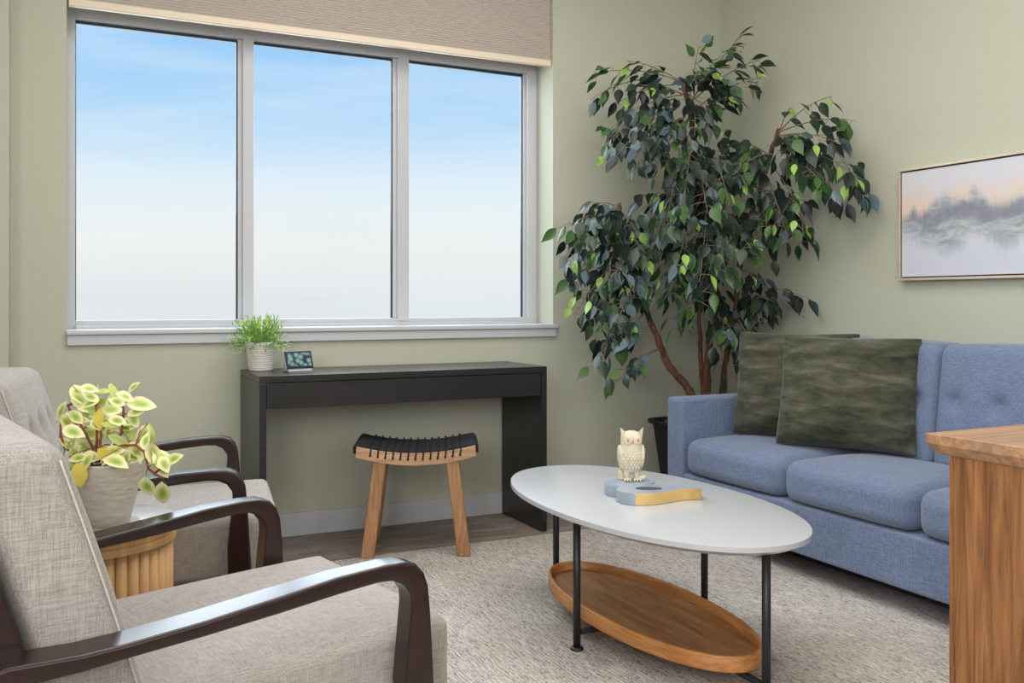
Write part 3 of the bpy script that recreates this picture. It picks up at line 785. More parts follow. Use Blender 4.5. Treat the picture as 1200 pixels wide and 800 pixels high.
# =====================================================================
# PAINTING
# =====================================================================
pa = thing('framed_painting', 'misty blue and peach landscape painting in a thin champagne frame', 'painting', (RX-.004, 2.371, 1.41))
PY0, PY1, PZ0, PZ1 = 1.77, 2.972, 1.162, 1.658
def pb(n, x0, x1, y0, y1, z0, z1, m, bv=0):
    o = MB().box(x0-3.423, x1-3.423, y0-2.371, y1-2.371, z0-1.41, z1-1.41).build(n, m, pa, False, bv); return o
fw = .011
pb('frame_bar', 3.385, 3.423, PY0, PY1, PZ1-fw, PZ1, M_frame, .001); pb('frame_bar', 3.385, 3.423, PY0, PY1, PZ0, PZ0+fw, M_frame, .001)
pb('frame_bar', 3.385, 3.423, PY0, PY0+fw, PZ0+fw, PZ1-fw, M_frame, .001); pb('frame_bar', 3.385, 3.423, PY1-fw, PY1, PZ0+fw, PZ1-fw, M_frame, .001)
pb('frame_backing', 3.415, 3.4225, PY0+fw, PY1-fw, PZ0+fw, PZ1-fw, M_framedark)
g_ = .006+fw
cv = pb('canvas', 3.394, 3.4148, PY0+g_, PY1-g_, PZ0+g_, PZ1-g_, M_paint)
uv = cv.data.uv_layers.new(name='UVMap'); Lx = PY1-PY0-2*g_; Lz = PZ1-PZ0-2*g_
for l in cv.data.loops:
    c = cv.data.vertices[l.vertex_index].co
    uv.data[l.index].uv = ((PY1-g_-2.371-c.y)/Lx*2.0, (c.z-(PZ0+g_-1.41))/Lz)

# =====================================================================
# WOOD CABINET
# =====================================================================
cb = thing('wooden_cabinet', 'rustic brown wooden cabinet in the right foreground', 'cabinet', (2.1, .95, 0))
cz = RZ
B = lambda n, x0, x1, y0, y1, z0, z1, m, bv=.002: setattr(box(n, x0, x1, y0, y1, z0, z1, m, cb, bv), 'location', (-2.1, -.95, 0))
B('side_panel', 1.866, 1.886, .405, 1.491, cz, .712, M_cab, .001)
B('side_panel', 2.314, 2.334, .405, 1.491, cz, .712, M_cab, .001)
B('back_panel', 1.8865, 2.3135, 1.470, 1.489, cz, .711, M_cab)
B('front_panel', 1.8865, 2.3135, .407, .427, cz, .711, M_cab)
B('bottom_panel', 1.8865, 2.3135, .4275, 1.4695, .05, .07, M_cab)
tp = MB(); rings = [(-.018, .7125), (-.014, .7165), (0, .7365), (0, .7585), (-.0015, .760)]
V = []; F = []
for off, z in rings:
    V += [(1.845-off-2.1, .385-off-.95, z), (2.355+off-2.1, .385-off-.95, z), (2.355+off-2.1, 1.538+off-.95, z), (1.845-off-2.1, 1.538+off-.95, z)]
for i in range(len(rings)-1):
    for k in range(4): F.append((4*i+k, 4*i+(k+1) % 4, 4*i+4+(k+1) % 4, 4*i+4+k))
F.append((3, 2, 1, 0)); F.append(tuple(4*(len(rings)-1)+k for k in range(4)))
link_mesh('cabinet_top', V, F, M_cabtop, cb)

# =====================================================================
# ARMCHAIRS  (local frame: x forward, y to the chair's left, z up)
# =====================================================================
def armchair(label, P, ang, z0, bs=0):
    a = math.radians(ang); n_ = Vector((-math.sin(a), math.cos(a), 0))
    loc = Vector((P[0], P[1], 0))+n_*.36
    t = thing('armchair', label, 'chair', (loc.x, loc.y, 0), a, 'beige armchairs with dark bentwood arms')
    top = [(-.715, .535), (-.69, .556), (-.656, .562), (-.56, .558), (-.5, .560), (-.383, .569), (-.256, .584), (-.153, .597), (-.06, .602), (-.02, .601), (.004, .593), (.020, .575), (.029, .55), (.034, .50), (.040, .40), (.046, .30), (.052, .15), (.058, z0)]
    bot = [(-.715, .505), (-.69, .520), (-.656, .530), (-.56, .532), (-.486, .538), (-.383, .545), (-.256, .556), (-.152, .567), (-.075, .573), (-.045, .571), (-.022, .560), (-.008, .540), (-.006, .52), (-.012, .46), (-.020, .38), (-.018, .30), (-.004, .15), (.012, z0)]
    for sy in (-1, 1):
        V = []; F = []
        for (sx, zt), (bx, zb) in zip(top, bot):
            w = .070 if sx < -.3 else .070-.018*min(1, (sx+.3)/.25)
            if sx < -.68: w *= .9
            yo = sy*.36; yi = sy*(.36-w)
            V += [(sx, yo, zt), (sx, yi, zt), (bx, yi, zb), (bx, yo, zb)]
        m = len(top)
        for i in range(m-1):
            for k in range(4):
                q = (4*i+k, 4*i+(k+1) % 4, 4*i+4+(k+1) % 4, 4*i+4+k); F.append(q if sy < 0 else q[::-1])
        F.append((3, 2, 1, 0) if sy < 0 else (0, 1, 2, 3)); F.append(tuple(4*(m-1)+k for k in ((0, 1, 2, 3) if sy < 0 else (3, 2, 1, 0))))
        MB().add(V, F).build('arm', M_esp, t, False, .006, 3)
        # rear leg: slanted post from under the arm down to the floor
        a_ = [(-.655, .531), (-.700, .518), (-.740, z0), (-.700, z0), (-.640, .30)]
        pts = [(-.645, .527), (-.690, .517), (-.728, .28), (-.770, z0), (-.730, z0), (-.680, .28)]
        V = [(x, sy*.352, z) for x, z in pts]+[(x, sy*.312, z) for x, z in pts]; nn = len(pts)
        F = [tuple(range(nn)), tuple(range(2*nn-1, nn-1, -1))]+[(i, nn+i, nn+(i+1) % nn, (i+1) % nn) for i in range(nn)]
        if sy < 0: F = [f[::-1] for f in F]
        MB().add(V, F).build('rear_leg', M_esp, t, False, .004)
        # upright rear post that carries the back
        pts = [(-.630, .532), (-.700, .770), (-.745, .770), (-.712, .545), (-.700, .470), (-.640, .470)]
        V = [(x, sy*.3115, z) for x, z in pts]+[(x, sy*.286, z) for x, z in pts]; nn = len(pts)
        F = [tuple(range(nn)), tuple(range(2*nn-1, nn-1, -1))]+[(i, nn+i, nn+(i+1) % nn, (i+1) % nn) for i in range(nn)]
        if sy < 0: F = [f[::-1] for f in F]
        MB().add([(x+bs+.010, y, z) for x, y, z in V], F).build('back_post', M_esp, t, False, .003)
    # dark seat rails and back panel
    MB().box(-.655, .0, -.300, .300, .20, .262).build('seat_rail', M_esp, t, False, .004)
    sh = lambda z: -.305*(z-.43)
    V = []
    for z, d in ((.263, 0), (.70, 0)):
        x = -.620+sh(z)
        V += [(x-.030, -.309, z), (x-.004, -.309, z), (x-.004, .309, z), (x-.030, .309, z)]
    MB().add(V, [(3, 2, 1, 0), (4, 5, 6, 7), (0, 1, 5, 4), (1, 2, 6, 5), (2, 3, 7, 6), (3, 0, 4, 7)]).build('back_panel', M_esp, t, False, .006)
    # seat cushion
    def sfn(x, y, z):
        if z > 0: z += .012*(1-(y/.29)**4)*(1-(x/.32)**4)
        return (x, y, z+.012*x/.3)
    rbox('seat_cushion', (-.208, 0, .353), (.336, .287, .090), .026, M_linen, t, sfn, 14)
    # back cushion
    hz = .218; zc = .642
    btn = [(-.15, .06), (0, .06), (.15, .06), (-.15, -.06), (0, -.06), (.15, -.06)]
    def bfn(x, y, z):
        if x > 0:
            x += .014*(1-(y/.29)**4)*(1-(z/hz)**2)
            for by, bz in btn: x -= .020*math.exp(-((y-by)**2+(z-bz)**2)/(2*.020**2))+.004*math.exp(-((y-by)/.012)**2)*math.exp(-((z-bz)/.07)**2)
        return (x-.305*z, y, z)
    bc = rbox('back_cushion', (-.578+bs, 0, zc), (.072, .283, hz), .034, M_linen, t, bfn, 30)
    for by, bz in btn:
        q = bfn(.072, by, bz)
        MB().ellipsoid((-.578+bs+q[0]+.001, by, zc+bz), (.006, .011, .011), 12, 8).build('button', M_linen, bc, True)
    # piping along the front edge of the back cushion, each side and across the top
    for sy in (-1, 1):
        pts = []
        for k in range(22):
            z = -hz+.03+(2*hz-.06)*k/21; q = bfn(.060, sy*.276, z); pts.append((-.578+bs+q[0]+.001, sy*.2770, zc+z))
        MB().tube(pts, .0017, 8).build('piping', M_pipe, bc, True)
    return t
armchair('beige armchair with dark curved wooden arms, nearest in the left foreground', (.587, 1.589), 11, RZ)
armchair('beige armchair with dark curved wooden arms, farther back toward the window', (.452, 2.668), -8, RZ, -.022)

# =====================================================================
# SIDE TABLE with the variegated plant
# =====================================================================
SX, SY = .072, 2.50
sd_ = thing('side_table', 'round pale oak fluted side table between the two armchairs', 'table', (SX, SY, 0))
MB().lathe([(0, .518), (.206, .518), (.210, .521), (.210, .528), (.206, .531), (0, .531)], 64, cap=False).build('tabletop', M_tabwhite, sd_, True)
MB().lathe([(0, .485), (.204, .485), (.206, .4855), (.206, .502), (.2035, .503), (.2035, .505), (.206, .506), (.206, .517), (.204, .5178), (0, .5178)], 64, cap=False).build('top_ring', M_pine, sd_, False, 0)
MB().lathe([(0, RZ), (.180, RZ), (.180, .4845), (0, .4845)], 48, cap=False).build('drum', M_pine, sd_, True)
nfl = 40; flute = None
for k in range(nfl):
    if flute is None:
        V = []; F = []; w = .0152
        for z in (RZ+.012, .4845):
            for j in range(7):
                t = math.pi*j/6; V.append((.182+.016*math.sin(t), w*math.cos(t), z))
        F = [tuple(range(6, -1, -1)), tuple(range(7, 14))]+[(i, i+1, i+8, i+7) for i in range(6)]+[(6, 0, 7, 13)]
        o = flute = link_mesh('flute', V, F, M_pine, sd_); 
        o.data.polygons.foreach_set('use_smooth', [len(p.vertices) == 4 for p in o.data.polygons])
    else:
        o = flute.copy(); COL.objects.link(o)
    o.rotation_euler.z = 2*math.pi*(k+.35)/nfl
MB().lathe([(0, RZ), (.200, RZ), (.200, RZ+.0115), (0, RZ+.0115)], 48, cap=False).build('base_ring', M_pine, sd_, False)

sau = MB().lathe([(0, .0), (.055, .0), (.062, .004), (.074, .013), (.076, .013), (.064, .002), (0, .0015)][::-1], 48, cap=False).build('saucer', M_tabwhite, None, True)
sau.location = (.112, 2.42, .5315); tag(sau, 'white saucer under the cream plant pot on the side table', 'saucer')

vp = thing('potted_peperomia', 'trailing yellow-green variegated plant in a textured cream pot on the side table', 'plant', (.112, 2.42, .5345))
MB().lathe([(0, 0), (.046, 0), (.050, .003), (.060, .040), (.070, .080), (.0775, .120), (.081, .152), (.0805, .155), (.076, .155), (.074, .135), (0, .135)], 56, cap=False).build('pot', M_pot, vp, True)
MB().lathe([(0, .136), (.0735, .1355), (.03, .146), (0, .148)], 28, cap=False).build('soil', M_soil, vp, True)
VLEAF=[((0.011,2.411,0.808),0.044,-70,0),((0.048,2.447,0.855),0.041,55,0),((0.069,2.406,0.865),0.036,5,1),((0.089,2.438,0.857),0.034,95,3),((0.1,2.436,0.854),0.039,-12,3),((0.121,2.326,0.865),0.041,60,3),((0.142,2.306,0.854),0.034,20,0),((0.17,2.44,0.859),0.029,-50,0),((0.176,2.333,0.83),0.053,2,1),((0.168,2.333,0.812),0.034,-25,0),((0.065,2.52,0.813),0.039,20,0),((0.095,2.411,0.796),0.041,90,2),((0.082,2.483,0.811),0.029,60,3),((0.043,2.438,0.799),0.034,40,0),((0.046,2.465,0.774),0.036,-60,0),((0.034,2.384,0.77),0.044,15,1),((0.071,2.452,0.757),0.041,25,0),((0.053,2.502,0.737),0.039,-20,3),((0.106,2.415,0.783),0.034,0,1),((0.119,2.448,0.808),0.041,-5,0),((0.149,2.42,0.779),0.041,-10,0),((0.126,2.324,0.797),0.034,10,1),((0.088,2.466,0.717),0.044,-15,0),((0.059,2.45,0.726),0.039,35,0),((0.034,2.411,0.714),0.046,-45,1),((0.12,2.32,0.705),0.051,12,1),((0.102,2.478,0.736),0.034,70,3),((0.132,2.393,0.746),0.039,25,3),((0.169,2.419,0.749),0.044,10,3),((0.192,2.343,0.756),0.051,80,0),((0.201,2.31,0.769),0.039,70,3),((0.205,2.312,0.719),0.046,70,1),((0.229,2.34,0.68),0.039,60,0),((0.243,2.267,0.706),0.036,-28,1),((0.196,2.363,0.635),0.046,85,0),((0.227,2.318,0.625),0.053,95,1),((0.05,2.338,0.68),0.046,80,2),((0.154,2.389,0.711),0.044,30,1),((0.12,2.384,0.717),0.039,-10,0),((0.073,2.401,0.706),0.034,10,0),((0.024,2.466,0.731),0.039,40,1),((0.174,2.393,0.719),0.039,50,0),((0.109,2.482,0.761),0.034,30,1),((0.022,2.485,0.778),0.034,-80,1),((0.121,2.48,0.745),0.036,-30,1),((0.14,2.458,0.72),0.039,0,1),((0.067,2.518,0.778),0.039,-20,1),((0.09,2.449,0.831),0.034,70,0),((0.103,2.352,0.716),0.039,40,2),((0.162,2.448,0.762),0.034,-30,1),((0.198,2.357,0.722),0.044,75,1),((0.214,2.332,0.696),0.039,60,1),((0.047,2.389,0.705),0.039,-10,1),((0.097,2.474,0.693),0.039,-80,0),((0.165,2.395,0.698),0.039,20,1)]
VSTEM=[[(0.087,2.431,0.686),(0.083,2.434,0.72),(0.061,2.444,0.768),(0.028,2.46,0.821)],[(0.028,2.46,0.821),(0.057,2.446,0.833),(0.087,2.431,0.843)],[(0.096,2.427,0.686),(0.098,2.426,0.72),(0.1,2.425,0.754),(0.098,2.426,0.773)],[(0.104,2.423,0.686),(0.143,2.404,0.754),(0.148,2.402,0.797),(0.148,2.402,0.833)],[(0.113,2.419,0.686),(0.126,2.412,0.725),(0.17,2.335,0.735),(0.189,2.326,0.718),(0.197,2.321,0.68),(0.212,2.314,0.666),(0.229,2.306,0.657)],[(0.083,2.434,0.681),(0.022,2.464,0.72),(0.013,2.468,0.754),(0.013,2.468,0.783)],[(0.212,2.314,0.671),(0.223,2.309,0.68),(0.226,2.307,0.687)],[(0.091,2.429,0.686),(0.091,2.429,0.792),(0.089,2.43,0.821)]]

VL = Vector((.112, 2.42, .5345))
for s in VSTEM:
    MB().tube([Vector(p)-VL for p in s], [.0030]*(len(s)-1)+[.0020], 6).build('stem', M_redstem, vp, True)
camR = Vector((.8973, -.4415, 0)); camF = Vector((.4415, .8973, 0))
def leaf_mesh(name, L, w, fold, curl, mat, pointed=False):
    V = []; F = []; U = []
    prof = [(0, .03), (.12, .55), (.3, .93), (.5, 1.0), (.7, .80), (.87, .42), (1.0, .0)]
    if pointed: prof = [(0, .03), (.10, .55), (.26, .95), (.42, 1.0), (.60, .78), (.76, .42), (.88, .16), (1.0, .0)]
    for t, q in prof:
        zc = -curl*t*t*L
        for j in (-1, 0, 1):
            V.append((t*L, j*q*w/2, zc+abs(j)*fold*q*w/2)); U.append((t, .5+j*q*.5))
    for i in range(len(prof)-1):
        for j in (0, 1): F.append((3*i+j, 3*i+3+j, 3*i+4+j, 3*i+1+j))
    me = bpy.data.meshes.new(name); me.from_pydata(V, [], F); me.update(); me.materials.append(mat)
    me.polygons.foreach_set('use_smooth', [True]*len(me.polygons))
    uv = me.uv_layers.new(name='UVMap')
    for l in me.loops: uv.data[l.index].uv = U[l.vertex_index]
    return me
lr = random.Random(4)
vm = {}
for k, m in enumerate((M_var, M_var, M_yel, M_paleleaf)):
    vm[k] = leaf_mesh('leaf', 1.0, (.66, .58, .62, .34)[k], (.18, .3, .15, .3)[k], .18, m)
for (P, L, ang, k) in VLEAF:
    o = bpy.data.objects.new('leaf', vm[k]); COL.objects.link(o); o.parent = vp
    a = math.radians(ang)
    # blade direction mostly across the view, with some depth
    d = (camR*math.cos(a)+Vector((0, 0, -1))*math.sin(a)+camF*lr.uniform(-.45, .45)).normalized()
    nrm = (-camF*lr.uniform(.5, 1)+Vector((0, 0, 1))*lr.uniform(.3, .9)+camR*lr.uniform(-.4, .4)); nrm = (nrm-d*nrm.dot(d)).normalized()
    s = nrm.cross(d)
    Mx = Matrix((d, s, nrm)).transposed().to_4x4(); Mx.translation = Vector(P)-VL-d*L*.5
    o.matrix_local = Mx @ Matrix.Scale(L*1.28, 4)
for (P, L, ang, k) in VLEAF[:42]:
    if P[0] > .25: continue
    o = bpy.data.objects.new('leaf', vm[(0, 1, 3)[lr.randrange(3)]]); COL.objects.link(o); o.parent = vp
    a = math.radians(ang+lr.uniform(60, 200))
    d = (camR*math.cos(a)+Vector((0, 0, -1))*math.sin(a)+camF*lr.uniform(-.6, .6)).normalized()
    nrm = (-camF*lr.uniform(.2, 1)+Vector((0, 0, 1))*lr.uniform(.3, .9)+camR*lr.uniform(-.5, .5)); nrm = (nrm-d*nrm.dot(d)).normalized()
    Mx = Matrix((d, nrm.cross(d), nrm)).transposed().to_4x4()
    c_ = Vector(P)-VL+Vector((lr.uniform(-.012, .012), lr.uniform(-.03, .03), lr.uniform(-.02, .004))); c_.x *= .9; c_.z = max(.165, c_.z*.95)
    Mx.translation = c_-d*L*.5; o.matrix_local = Mx @ Matrix.Scale(L*1.2, 4)
# petioles
pt = MB()
for (P, L, ang, k) in VLEAF:
    a = math.radians(ang); p = Vector(P)-VL-(camR*math.cos(a)-Vector((0, 0, 1))*math.sin(a))*L*.5
    q = min((Vector(w)-VL for s in VSTEM for w in s), key=lambda w: (w-p).length)
    pt.tube([q, (p+q)/2+Vector((0, 0, .006)), p], .0011, 4, False)
o = pt.build('petioles', M_redstem, vp); o['kind'] = 'stuff'

# =====================================================================
# FICUS TREE
# =====================================================================
TRUNKS=[[(2.94,3.85,0.17,0.022),(2.93,3.85,0.56,0.022),(2.9,3.86,0.63,0.021),(2.79,3.87,0.74,0.019),(2.72,3.86,0.87,0.018),(2.64,3.85,1.01,0.016),(2.56,3.85,1.21,0.014),(2.49,3.85,1.42,0.012),(2.47,3.84,1.55,0.011)],[(3.04,3.91,0.15,0.016),(3.04,3.91,0.55,0.016),(3.03,3.92,0.73,0.015),(3.02,3.92,0.88,0.012),(3.01,3.92,1.31,0.01)],[(3.03,3.86,0.16,0.022),(3.02,3.86,0.55,0.022),(3.02,3.86,0.73,0.021),(3.04,3.85,0.95,0.019),(3.05,3.83,1.3,0.018),(2.97,3.83,1.65,0.016),(2.89,3.82,1.99,0.013),(2.84,3.82,2.18,0.012)],[(3.14,3.91,0.14,0.017),(3.15,3.91,0.54,0.017),(3.16,3.88,0.77,0.016),(3.18,3.83,1.04,0.016),(3.18,3.78,1.35,0.015),(3.18,3.67,1.58,0.014),(3.17,3.56,1.78,0.013),(3.16,3.48,1.91,0.012)]]
SPRAYS=[((2.88,3.82,2.07),(3.15,3.74,2.43),12),((2.88,3.82,2.07),(3.27,3.74,2.32),12),((2.9,3.81,2.03),(3.21,3.66,2.2),12),((2.87,3.83,2.03),(2.86,3.72,2.33),9),((2.9,3.81,1.99),(3.05,3.63,2.09),9),((2.87,3.83,2.12),(2.87,3.6,1.91),10),((2.87,3.83,2.12),(2.78,3.65,1.87),10),((2.9,3.81,2.16),(2.95,3.62,2.15),10),((2.89,3.82,2.16),(2.87,3.66,2.19),9),((2.84,3.82,2.17),(2.54,3.88,2.26),9),((2.84,3.82,2.17),(2.39,3.95,2.2),8),((2.72,3.88,2.19),(2.39,3.97,2.07),6),((2.8,3.84,2.16),(2.5,3.92,2.05),7),((2.84,3.82,2.11),(2.55,3.76,2.11),8),((2.84,3.82,2.11),(2.37,3.79,1.88),12),((2.75,3.77,2.07),(2.33,3.78,1.79),10),((2.75,3.77,2.05),(2.38,3.73,1.75),12),((2.75,3.77,2.03),(2.42,3.66,1.7),12),((2.79,3.75,1.97),(2.5,3.67,1.83),12),((2.77,3.76,1.97),(2.51,3.61,1.64),12),((2.86,3.77,1.94),(2.54,3.54,1.44),14),((2.86,3.77,1.94),(2.58,3.47,1.51),14),((2.91,3.81,1.9),(2.71,3.46,1.48),14),((2.93,3.8,1.86),(2.83,3.45,1.52),14),((2.93,3.8,1.82),(2.99,3.49,1.63),12),((2.93,3.79,1.73),(2.53,3.6,1.4),14),((2.94,3.79,1.69),(2.5,3.73,1.49),12),((2.94,3.79,1.69),(2.5,3.67,1.28),14),((2.95,3.79,1.64),(2.57,3.53,1.2),14),((2.96,3.78,1.6),(2.68,3.48,1.16),14),((2.96,3.78,1.6),(2.82,3.46,1.2),14),((2.99,3.77,1.51),(2.96,3.45,1.32),14),((2.99,3.77,1.43),(2.59,3.63,1.08),14),((3.0,3.76,1.38),(2.67,3.53,1.02),12),((3.03,3.8,1.34),(2.73,3.67,0.92),10),((3.0,3.76,1.47),(2.55,3.7,1.12),12),((3.1,3.88,1.53),(2.62,3.95,1.6),12),((3.1,3.88,1.57),(2.87,3.94,1.79),12),((3.1,3.88,1.66),(3.11,3.82,1.96),10),((3.1,3.88,1.62),(3.15,3.74,1.82),12),((3.16,3.96,1.49),(3.05,3.96,1.71),14),((3.16,3.96,1.31),(2.85,4.06,1.35),14),((3.16,3.96,1.31),(3.09,3.94,1.08),14),((3.18,3.95,1.31),(3.0,4.04,1.17),12),((3.18,3.95,1.49),(3.25,3.86,1.53),14),((3.16,3.96,1.58),(2.93,4.02,1.58),14),((3.12,3.92,1.17),(3.21,3.88,0.95),12),((3.16,3.63,1.62),(3.06,3.45,1.41),12),((3.16,3.63,1.62),(3.19,3.39,1.53),12),((3.15,3.58,1.72),(3.13,3.38,1.35),12),((3.16,3.68,1.54),(3.08,3.5,1.29),12),((3.15,3.52,1.79),(2.97,3.55,1.7),10),((3.17,3.57,1.76),(3.19,3.33,1.41),9),((3.19,3.56,1.78),(3.05,3.62,1.86),8),((3.17,3.57,1.72),(2.91,3.58,1.66),12),((3.16,3.63,1.64),(3.17,3.34,1.32),8),((3.16,3.48,1.88),(3.17,3.4,2.0),3),((3.15,3.47,1.89),(3.23,3.21,2.02),6),((3.15,3.47,1.89),(3.26,3.1,1.89),7),((3.15,3.47,1.87),(3.19,3.11,1.78),12),((3.14,3.47,1.83),(3.23,3.03,1.61),12),((3.14,3.47,1.83),(3.19,3.11,1.52),11),((3.14,3.47,1.8),(3.12,3.15,1.6),10),((3.14,3.47,1.8),(3.12,3.31,1.7),6),((3.15,3.47,1.85),(3.16,3.24,1.77),12),((3.21,3.21,1.79),(3.25,3.06,1.52),8),((3.14,3.47,1.85),(3.17,3.34,1.85),6),((2.47,3.83,1.52),(2.29,3.83,1.53),9),((2.47,3.83,1.52),(2.14,3.79,1.41),10),((2.47,3.83,1.5),(2.11,3.75,1.26),12),((2.47,3.83,1.5),(2.24,3.8,1.41),12),((2.49,3.85,1.44),(2.29,3.83,1.29),12),((2.5,3.84,1.4),(2.16,3.78,1.16),9),((2.51,3.83,1.33),(2.18,3.78,1.0),11),((2.53,3.83,1.29),(2.26,3.77,0.98),11),((2.56,3.85,1.23),(2.28,3.73,0.88),12),((2.57,3.84,1.21),(2.26,3.68,0.73),15),((2.57,3.84,1.19),(2.35,3.69,0.96),12),((2.57,3.84,1.19),(2.4,3.67,0.88),10),((2.51,3.83,1.42),(2.52,3.66,1.28),12),((2.51,3.83,1.37),(2.34,3.75,1.16),12),((2.51,3.83,1.33),(2.45,3.7,1.08),12),((2.49,3.85,1.5),(2.5,3.73,1.41),10),((2.73,3.85,0.83),(2.41,3.77,0.68),5),((2.73,3.85,0.83),(2.51,3.78,0.76),4),((2.65,3.85,1.02),(2.4,3.83,0.83),8),((3.18,3.81,1.13),(3.28,3.4,1.08),7),((3.18,3.81,1.11),(3.26,3.41,0.99),3),((3.18,3.81,1.08),(3.17,3.57,1.08),12),((3.17,3.81,1.06),(3.16,3.57,0.96),12),((3.17,3.83,1.02),(3.06,3.57,0.87),9),((3.16,3.85,0.91),(2.99,3.6,0.69),6),((3.06,3.84,1.0),(2.96,3.56,0.88),8),((3.17,3.79,1.22),(3.13,3.59,1.17),9),((3.06,3.84,1.08),(2.98,3.66,0.87),10),((3.06,3.84,1.08),(2.81,3.86,0.98),8)]
TL = Vector((3.02, 3.885, 0))
fb = thing('planter_basket', 'tall black tapered basket planter behind the sofa arm', 'planter', (TL.x, TL.y, 0))
def sq(r, z, n=48, e=4.5):
    return [(r*math.copysign(abs(math.cos(t))**(2/e), math.cos(t)), r*math.copysign(abs(math.sin(t))**(2/e), math.sin(t)), z) for t in [2*math.pi*k/n+.01 for k in range(n)]]
rows = []; nr = 44
for i in range(nr+1):
    z = .001+.43*i/nr; r = .165+.052*z/.43+(.0022 if i % 2 else 0); rows.append((r, z))
rows += [(.222, .432), (.240, .436), (.240, .452), (.222, .454), (.214, .450), (.212, .40)]
V = []; F = []; n = 48
for r, z in rows: V += sq(r, z)
for i in range(len(rows)-1):
    for k in range(n): F.append((i*n+k, i*n+(k+1) % n, (i+1)*n+(k+1) % n, (i+1)*n+k))
F.append(tuple(range(n-1, -1, -1)))
MB().add(V, F).build('basket', M_basket, fb, True)
V = sq(.209, .42); MB().add(V, [tuple(range(48))]).build('soil', M_soil, fb)
ms = MB(); r_ = random.Random(9)
for k in range(70):
    ms.ellipsoid((r_.uniform(-.18, .18), r_.uniform(-.18, .18), .424+r_.uniform(0, .012)), (r_.uniform(.008, .018),)*3, 6, 4)
ms.build('wood_chips', M_bark, fb)['kind'] = 'stuff'

tr = thing('ficus_tree', 'tall artificial ficus tree with dark glossy leaves in the room corner', 'tree', (TL.x, TL.y, .425))
TO = Vector((TL.x, TL.y, .425))
r_ = random.Random(21)
for tk in TRUNKS:
    pts = []; rad = []
    P = [Vector(p[:3]) for p in tk]; RR = [p[3] for p in tk]
    if P[0].z < .44: P[0].z = .44
    for i in range(len(P)-1):
        for j in range(5):
            u = j/5; q = P[i].lerp(P[i+1], u)+Vector((r_.uniform(-1, 1), r_.uniform(-1, 1), 0))*.004
            pts.append(q-TO); rad.append((RR[i]*(1-u)+RR[i+1]*u)*r_.uniform(.88, 1.14)*.92)
    pts.append(P[-1]-TO); rad.append(RR[-1]*.92)
    o = MB().tube(pts, rad, 10).build('trunk', M_bark, tr, True)
    o2 = MB().ellipsoid(pts[-1], (rad[-1]*.95, rad[-1]*.95, .004), 12, 6).build('cut_end', M_cut, o, True)
twigs = MB(); leaves = []
def add_leaf(p, d, nrm, L, mi): leaves.append((p, d.normalized(), nrm, L, mi))
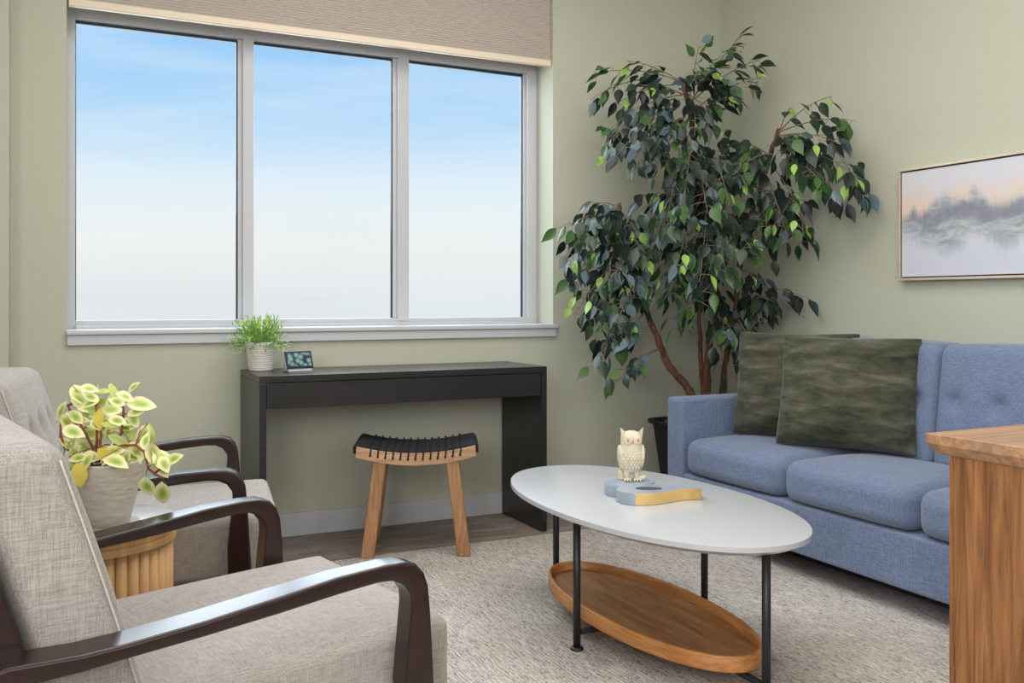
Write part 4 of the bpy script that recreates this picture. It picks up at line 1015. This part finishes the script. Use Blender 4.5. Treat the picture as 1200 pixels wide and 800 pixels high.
for (A, Bp, nl) in SPRAYS:
    A = Vector(A); Bp = Vector(Bp); ln = (Bp-A).length
    mid = (A+Bp)/2+Vector((r_.uniform(-.03, .03), r_.uniform(-.03, .03), .10*ln+.02))
    def bz(t): return A*(1-t)**2+mid*2*t*(1-t)+Bp*t*t
    twigs.tube([bz(i/8)-TO for i in range(9)], [.0036-.0003*i for i in range(9)], 5, False)
    lime_bias = r_.random()
    dirs = [(.0, 0)]
    cnt = int(nl*1.45) if nl >= 9 else int(nl*1.3)
    for i in range(cnt):
        t = (.22+.78*(i+.5)/cnt) if nl >= 9 else (.42+.58*(i+.5)/cnt); p = bz(t); tg = (bz(min(1, t+.05))-bz(t-.05)).normalized()
        side = tg.cross(Vector((0, 0, 1))); side = side.normalized() if side.length > .1 else Vector((1, 0, 0))
        sgn = 1 if i % 2 else -1
        off = side*sgn*r_.uniform(.012, .055)+Vector((r_.uniform(-.03, .03), r_.uniform(-.03, .03), r_.uniform(-.04, .012)))
        if cnt <= 5: off *= .5
        q = p+off
        if q.x > RX-.05: q.x = RX-.05-r_.uniform(0, .03)
        if q.y > WY-.05: q.y = WY-.05-r_.uniform(0, .03)
        if off.length > .03: twigs.tube([p-TO, (p+q)/2+Vector((0, 0, .004))-TO, q-TO], .0013, 3, False)
        outd = (tg*.7+off.normalized()*.6+Vector((0, 0, -.75-.35*r_.random()))+Vector((r_.uniform(-1, 1), r_.uniform(-1, 1), r_.uniform(-.4, .5)))*.38)
        if A.z > 1.9 and Bp.z > A.z-.05: outd += Vector((0, 0, .55))
        outd.normalize()
        nrm = Vector((r_.uniform(-1, 1), r_.uniform(-1, 1), r_.uniform(-.1, 1)))+Vector((-.35, -.75, .55))
        nrm = nrm-outd*nrm.dot(outd)
        if nrm.length < .05: nrm = outd.orthogonal()
        nrm.normalize()
        tipf = t
        x = r_.random()
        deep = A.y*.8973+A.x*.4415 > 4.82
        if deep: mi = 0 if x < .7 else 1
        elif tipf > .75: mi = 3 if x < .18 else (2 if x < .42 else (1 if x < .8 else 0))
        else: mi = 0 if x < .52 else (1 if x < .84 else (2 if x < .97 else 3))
        L = r_.uniform(.076, .104)*(1.0 if mi < 3 else .78)
        tipp = q+outd*L
        if tipp.x > RX-.02: outd.x = -abs(outd.x)*.2; outd.normalize()
        if tipp.y > WY-.02: outd.y = -abs(outd.y)*.2; outd.normalize()
        nrm = (nrm-outd*nrm.dot(outd)).normalized()
        if r_.random() < (.24 if p.x < 2.7 else (.10 if p.x < 2.95 else .02)): nrm = -nrm  # more leaves turned over toward the window, showing the painted sheen
        add_leaf(q, outd, nrm, L, mi)
        if i % 2 == 0 and cnt > 8 and r_.random() < .6:
            o2 = (outd+Vector((r_.uniform(-1, 1), r_.uniform(-1, 1), r_.uniform(-.5, .5)))*.6).normalized()
            n2 = (nrm-o2*nrm.dot(o2)).normalized()
            q2 = q+Vector((r_.uniform(-.03, .03), r_.uniform(-.03, .03), r_.uniform(-.03, .02)))
            if q2.x+o2.x*L < RX-.02 and q2.y+o2.y*L < WY-.02: add_leaf(q2, o2, n2, L*.9, mi if mi < 2 else 1)
twigs.build('twigs', M_twig, tr)['kind'] = 'stuff'
def in_sofa(p): return p.x > 2.5 and p.y < 3.60 and p.z < .95
leaves = [l for l in leaves if not in_sofa(l[0]) and not in_sofa(l[0]+l[1]*l[3]) and (l[0]+l[1]*l[3]).z > .5]
leaves.sort(key=lambda l: l[0].x*.4415+l[0].y*.8973)
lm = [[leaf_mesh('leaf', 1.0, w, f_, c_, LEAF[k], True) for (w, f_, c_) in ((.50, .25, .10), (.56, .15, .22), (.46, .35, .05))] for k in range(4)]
rest = [MB() for _ in range(4)]
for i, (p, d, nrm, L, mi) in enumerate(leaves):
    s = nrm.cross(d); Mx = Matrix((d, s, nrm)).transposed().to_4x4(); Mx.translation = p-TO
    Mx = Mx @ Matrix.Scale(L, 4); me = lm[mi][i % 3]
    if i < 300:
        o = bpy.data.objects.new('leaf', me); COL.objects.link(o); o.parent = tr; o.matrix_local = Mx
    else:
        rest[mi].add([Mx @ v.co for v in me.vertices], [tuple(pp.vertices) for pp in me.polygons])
allv = MB(); mats = []; idx = []
for k, mb in enumerate(rest):
    allv.add(mb.v, mb.f); idx += [k]*len(mb.f)
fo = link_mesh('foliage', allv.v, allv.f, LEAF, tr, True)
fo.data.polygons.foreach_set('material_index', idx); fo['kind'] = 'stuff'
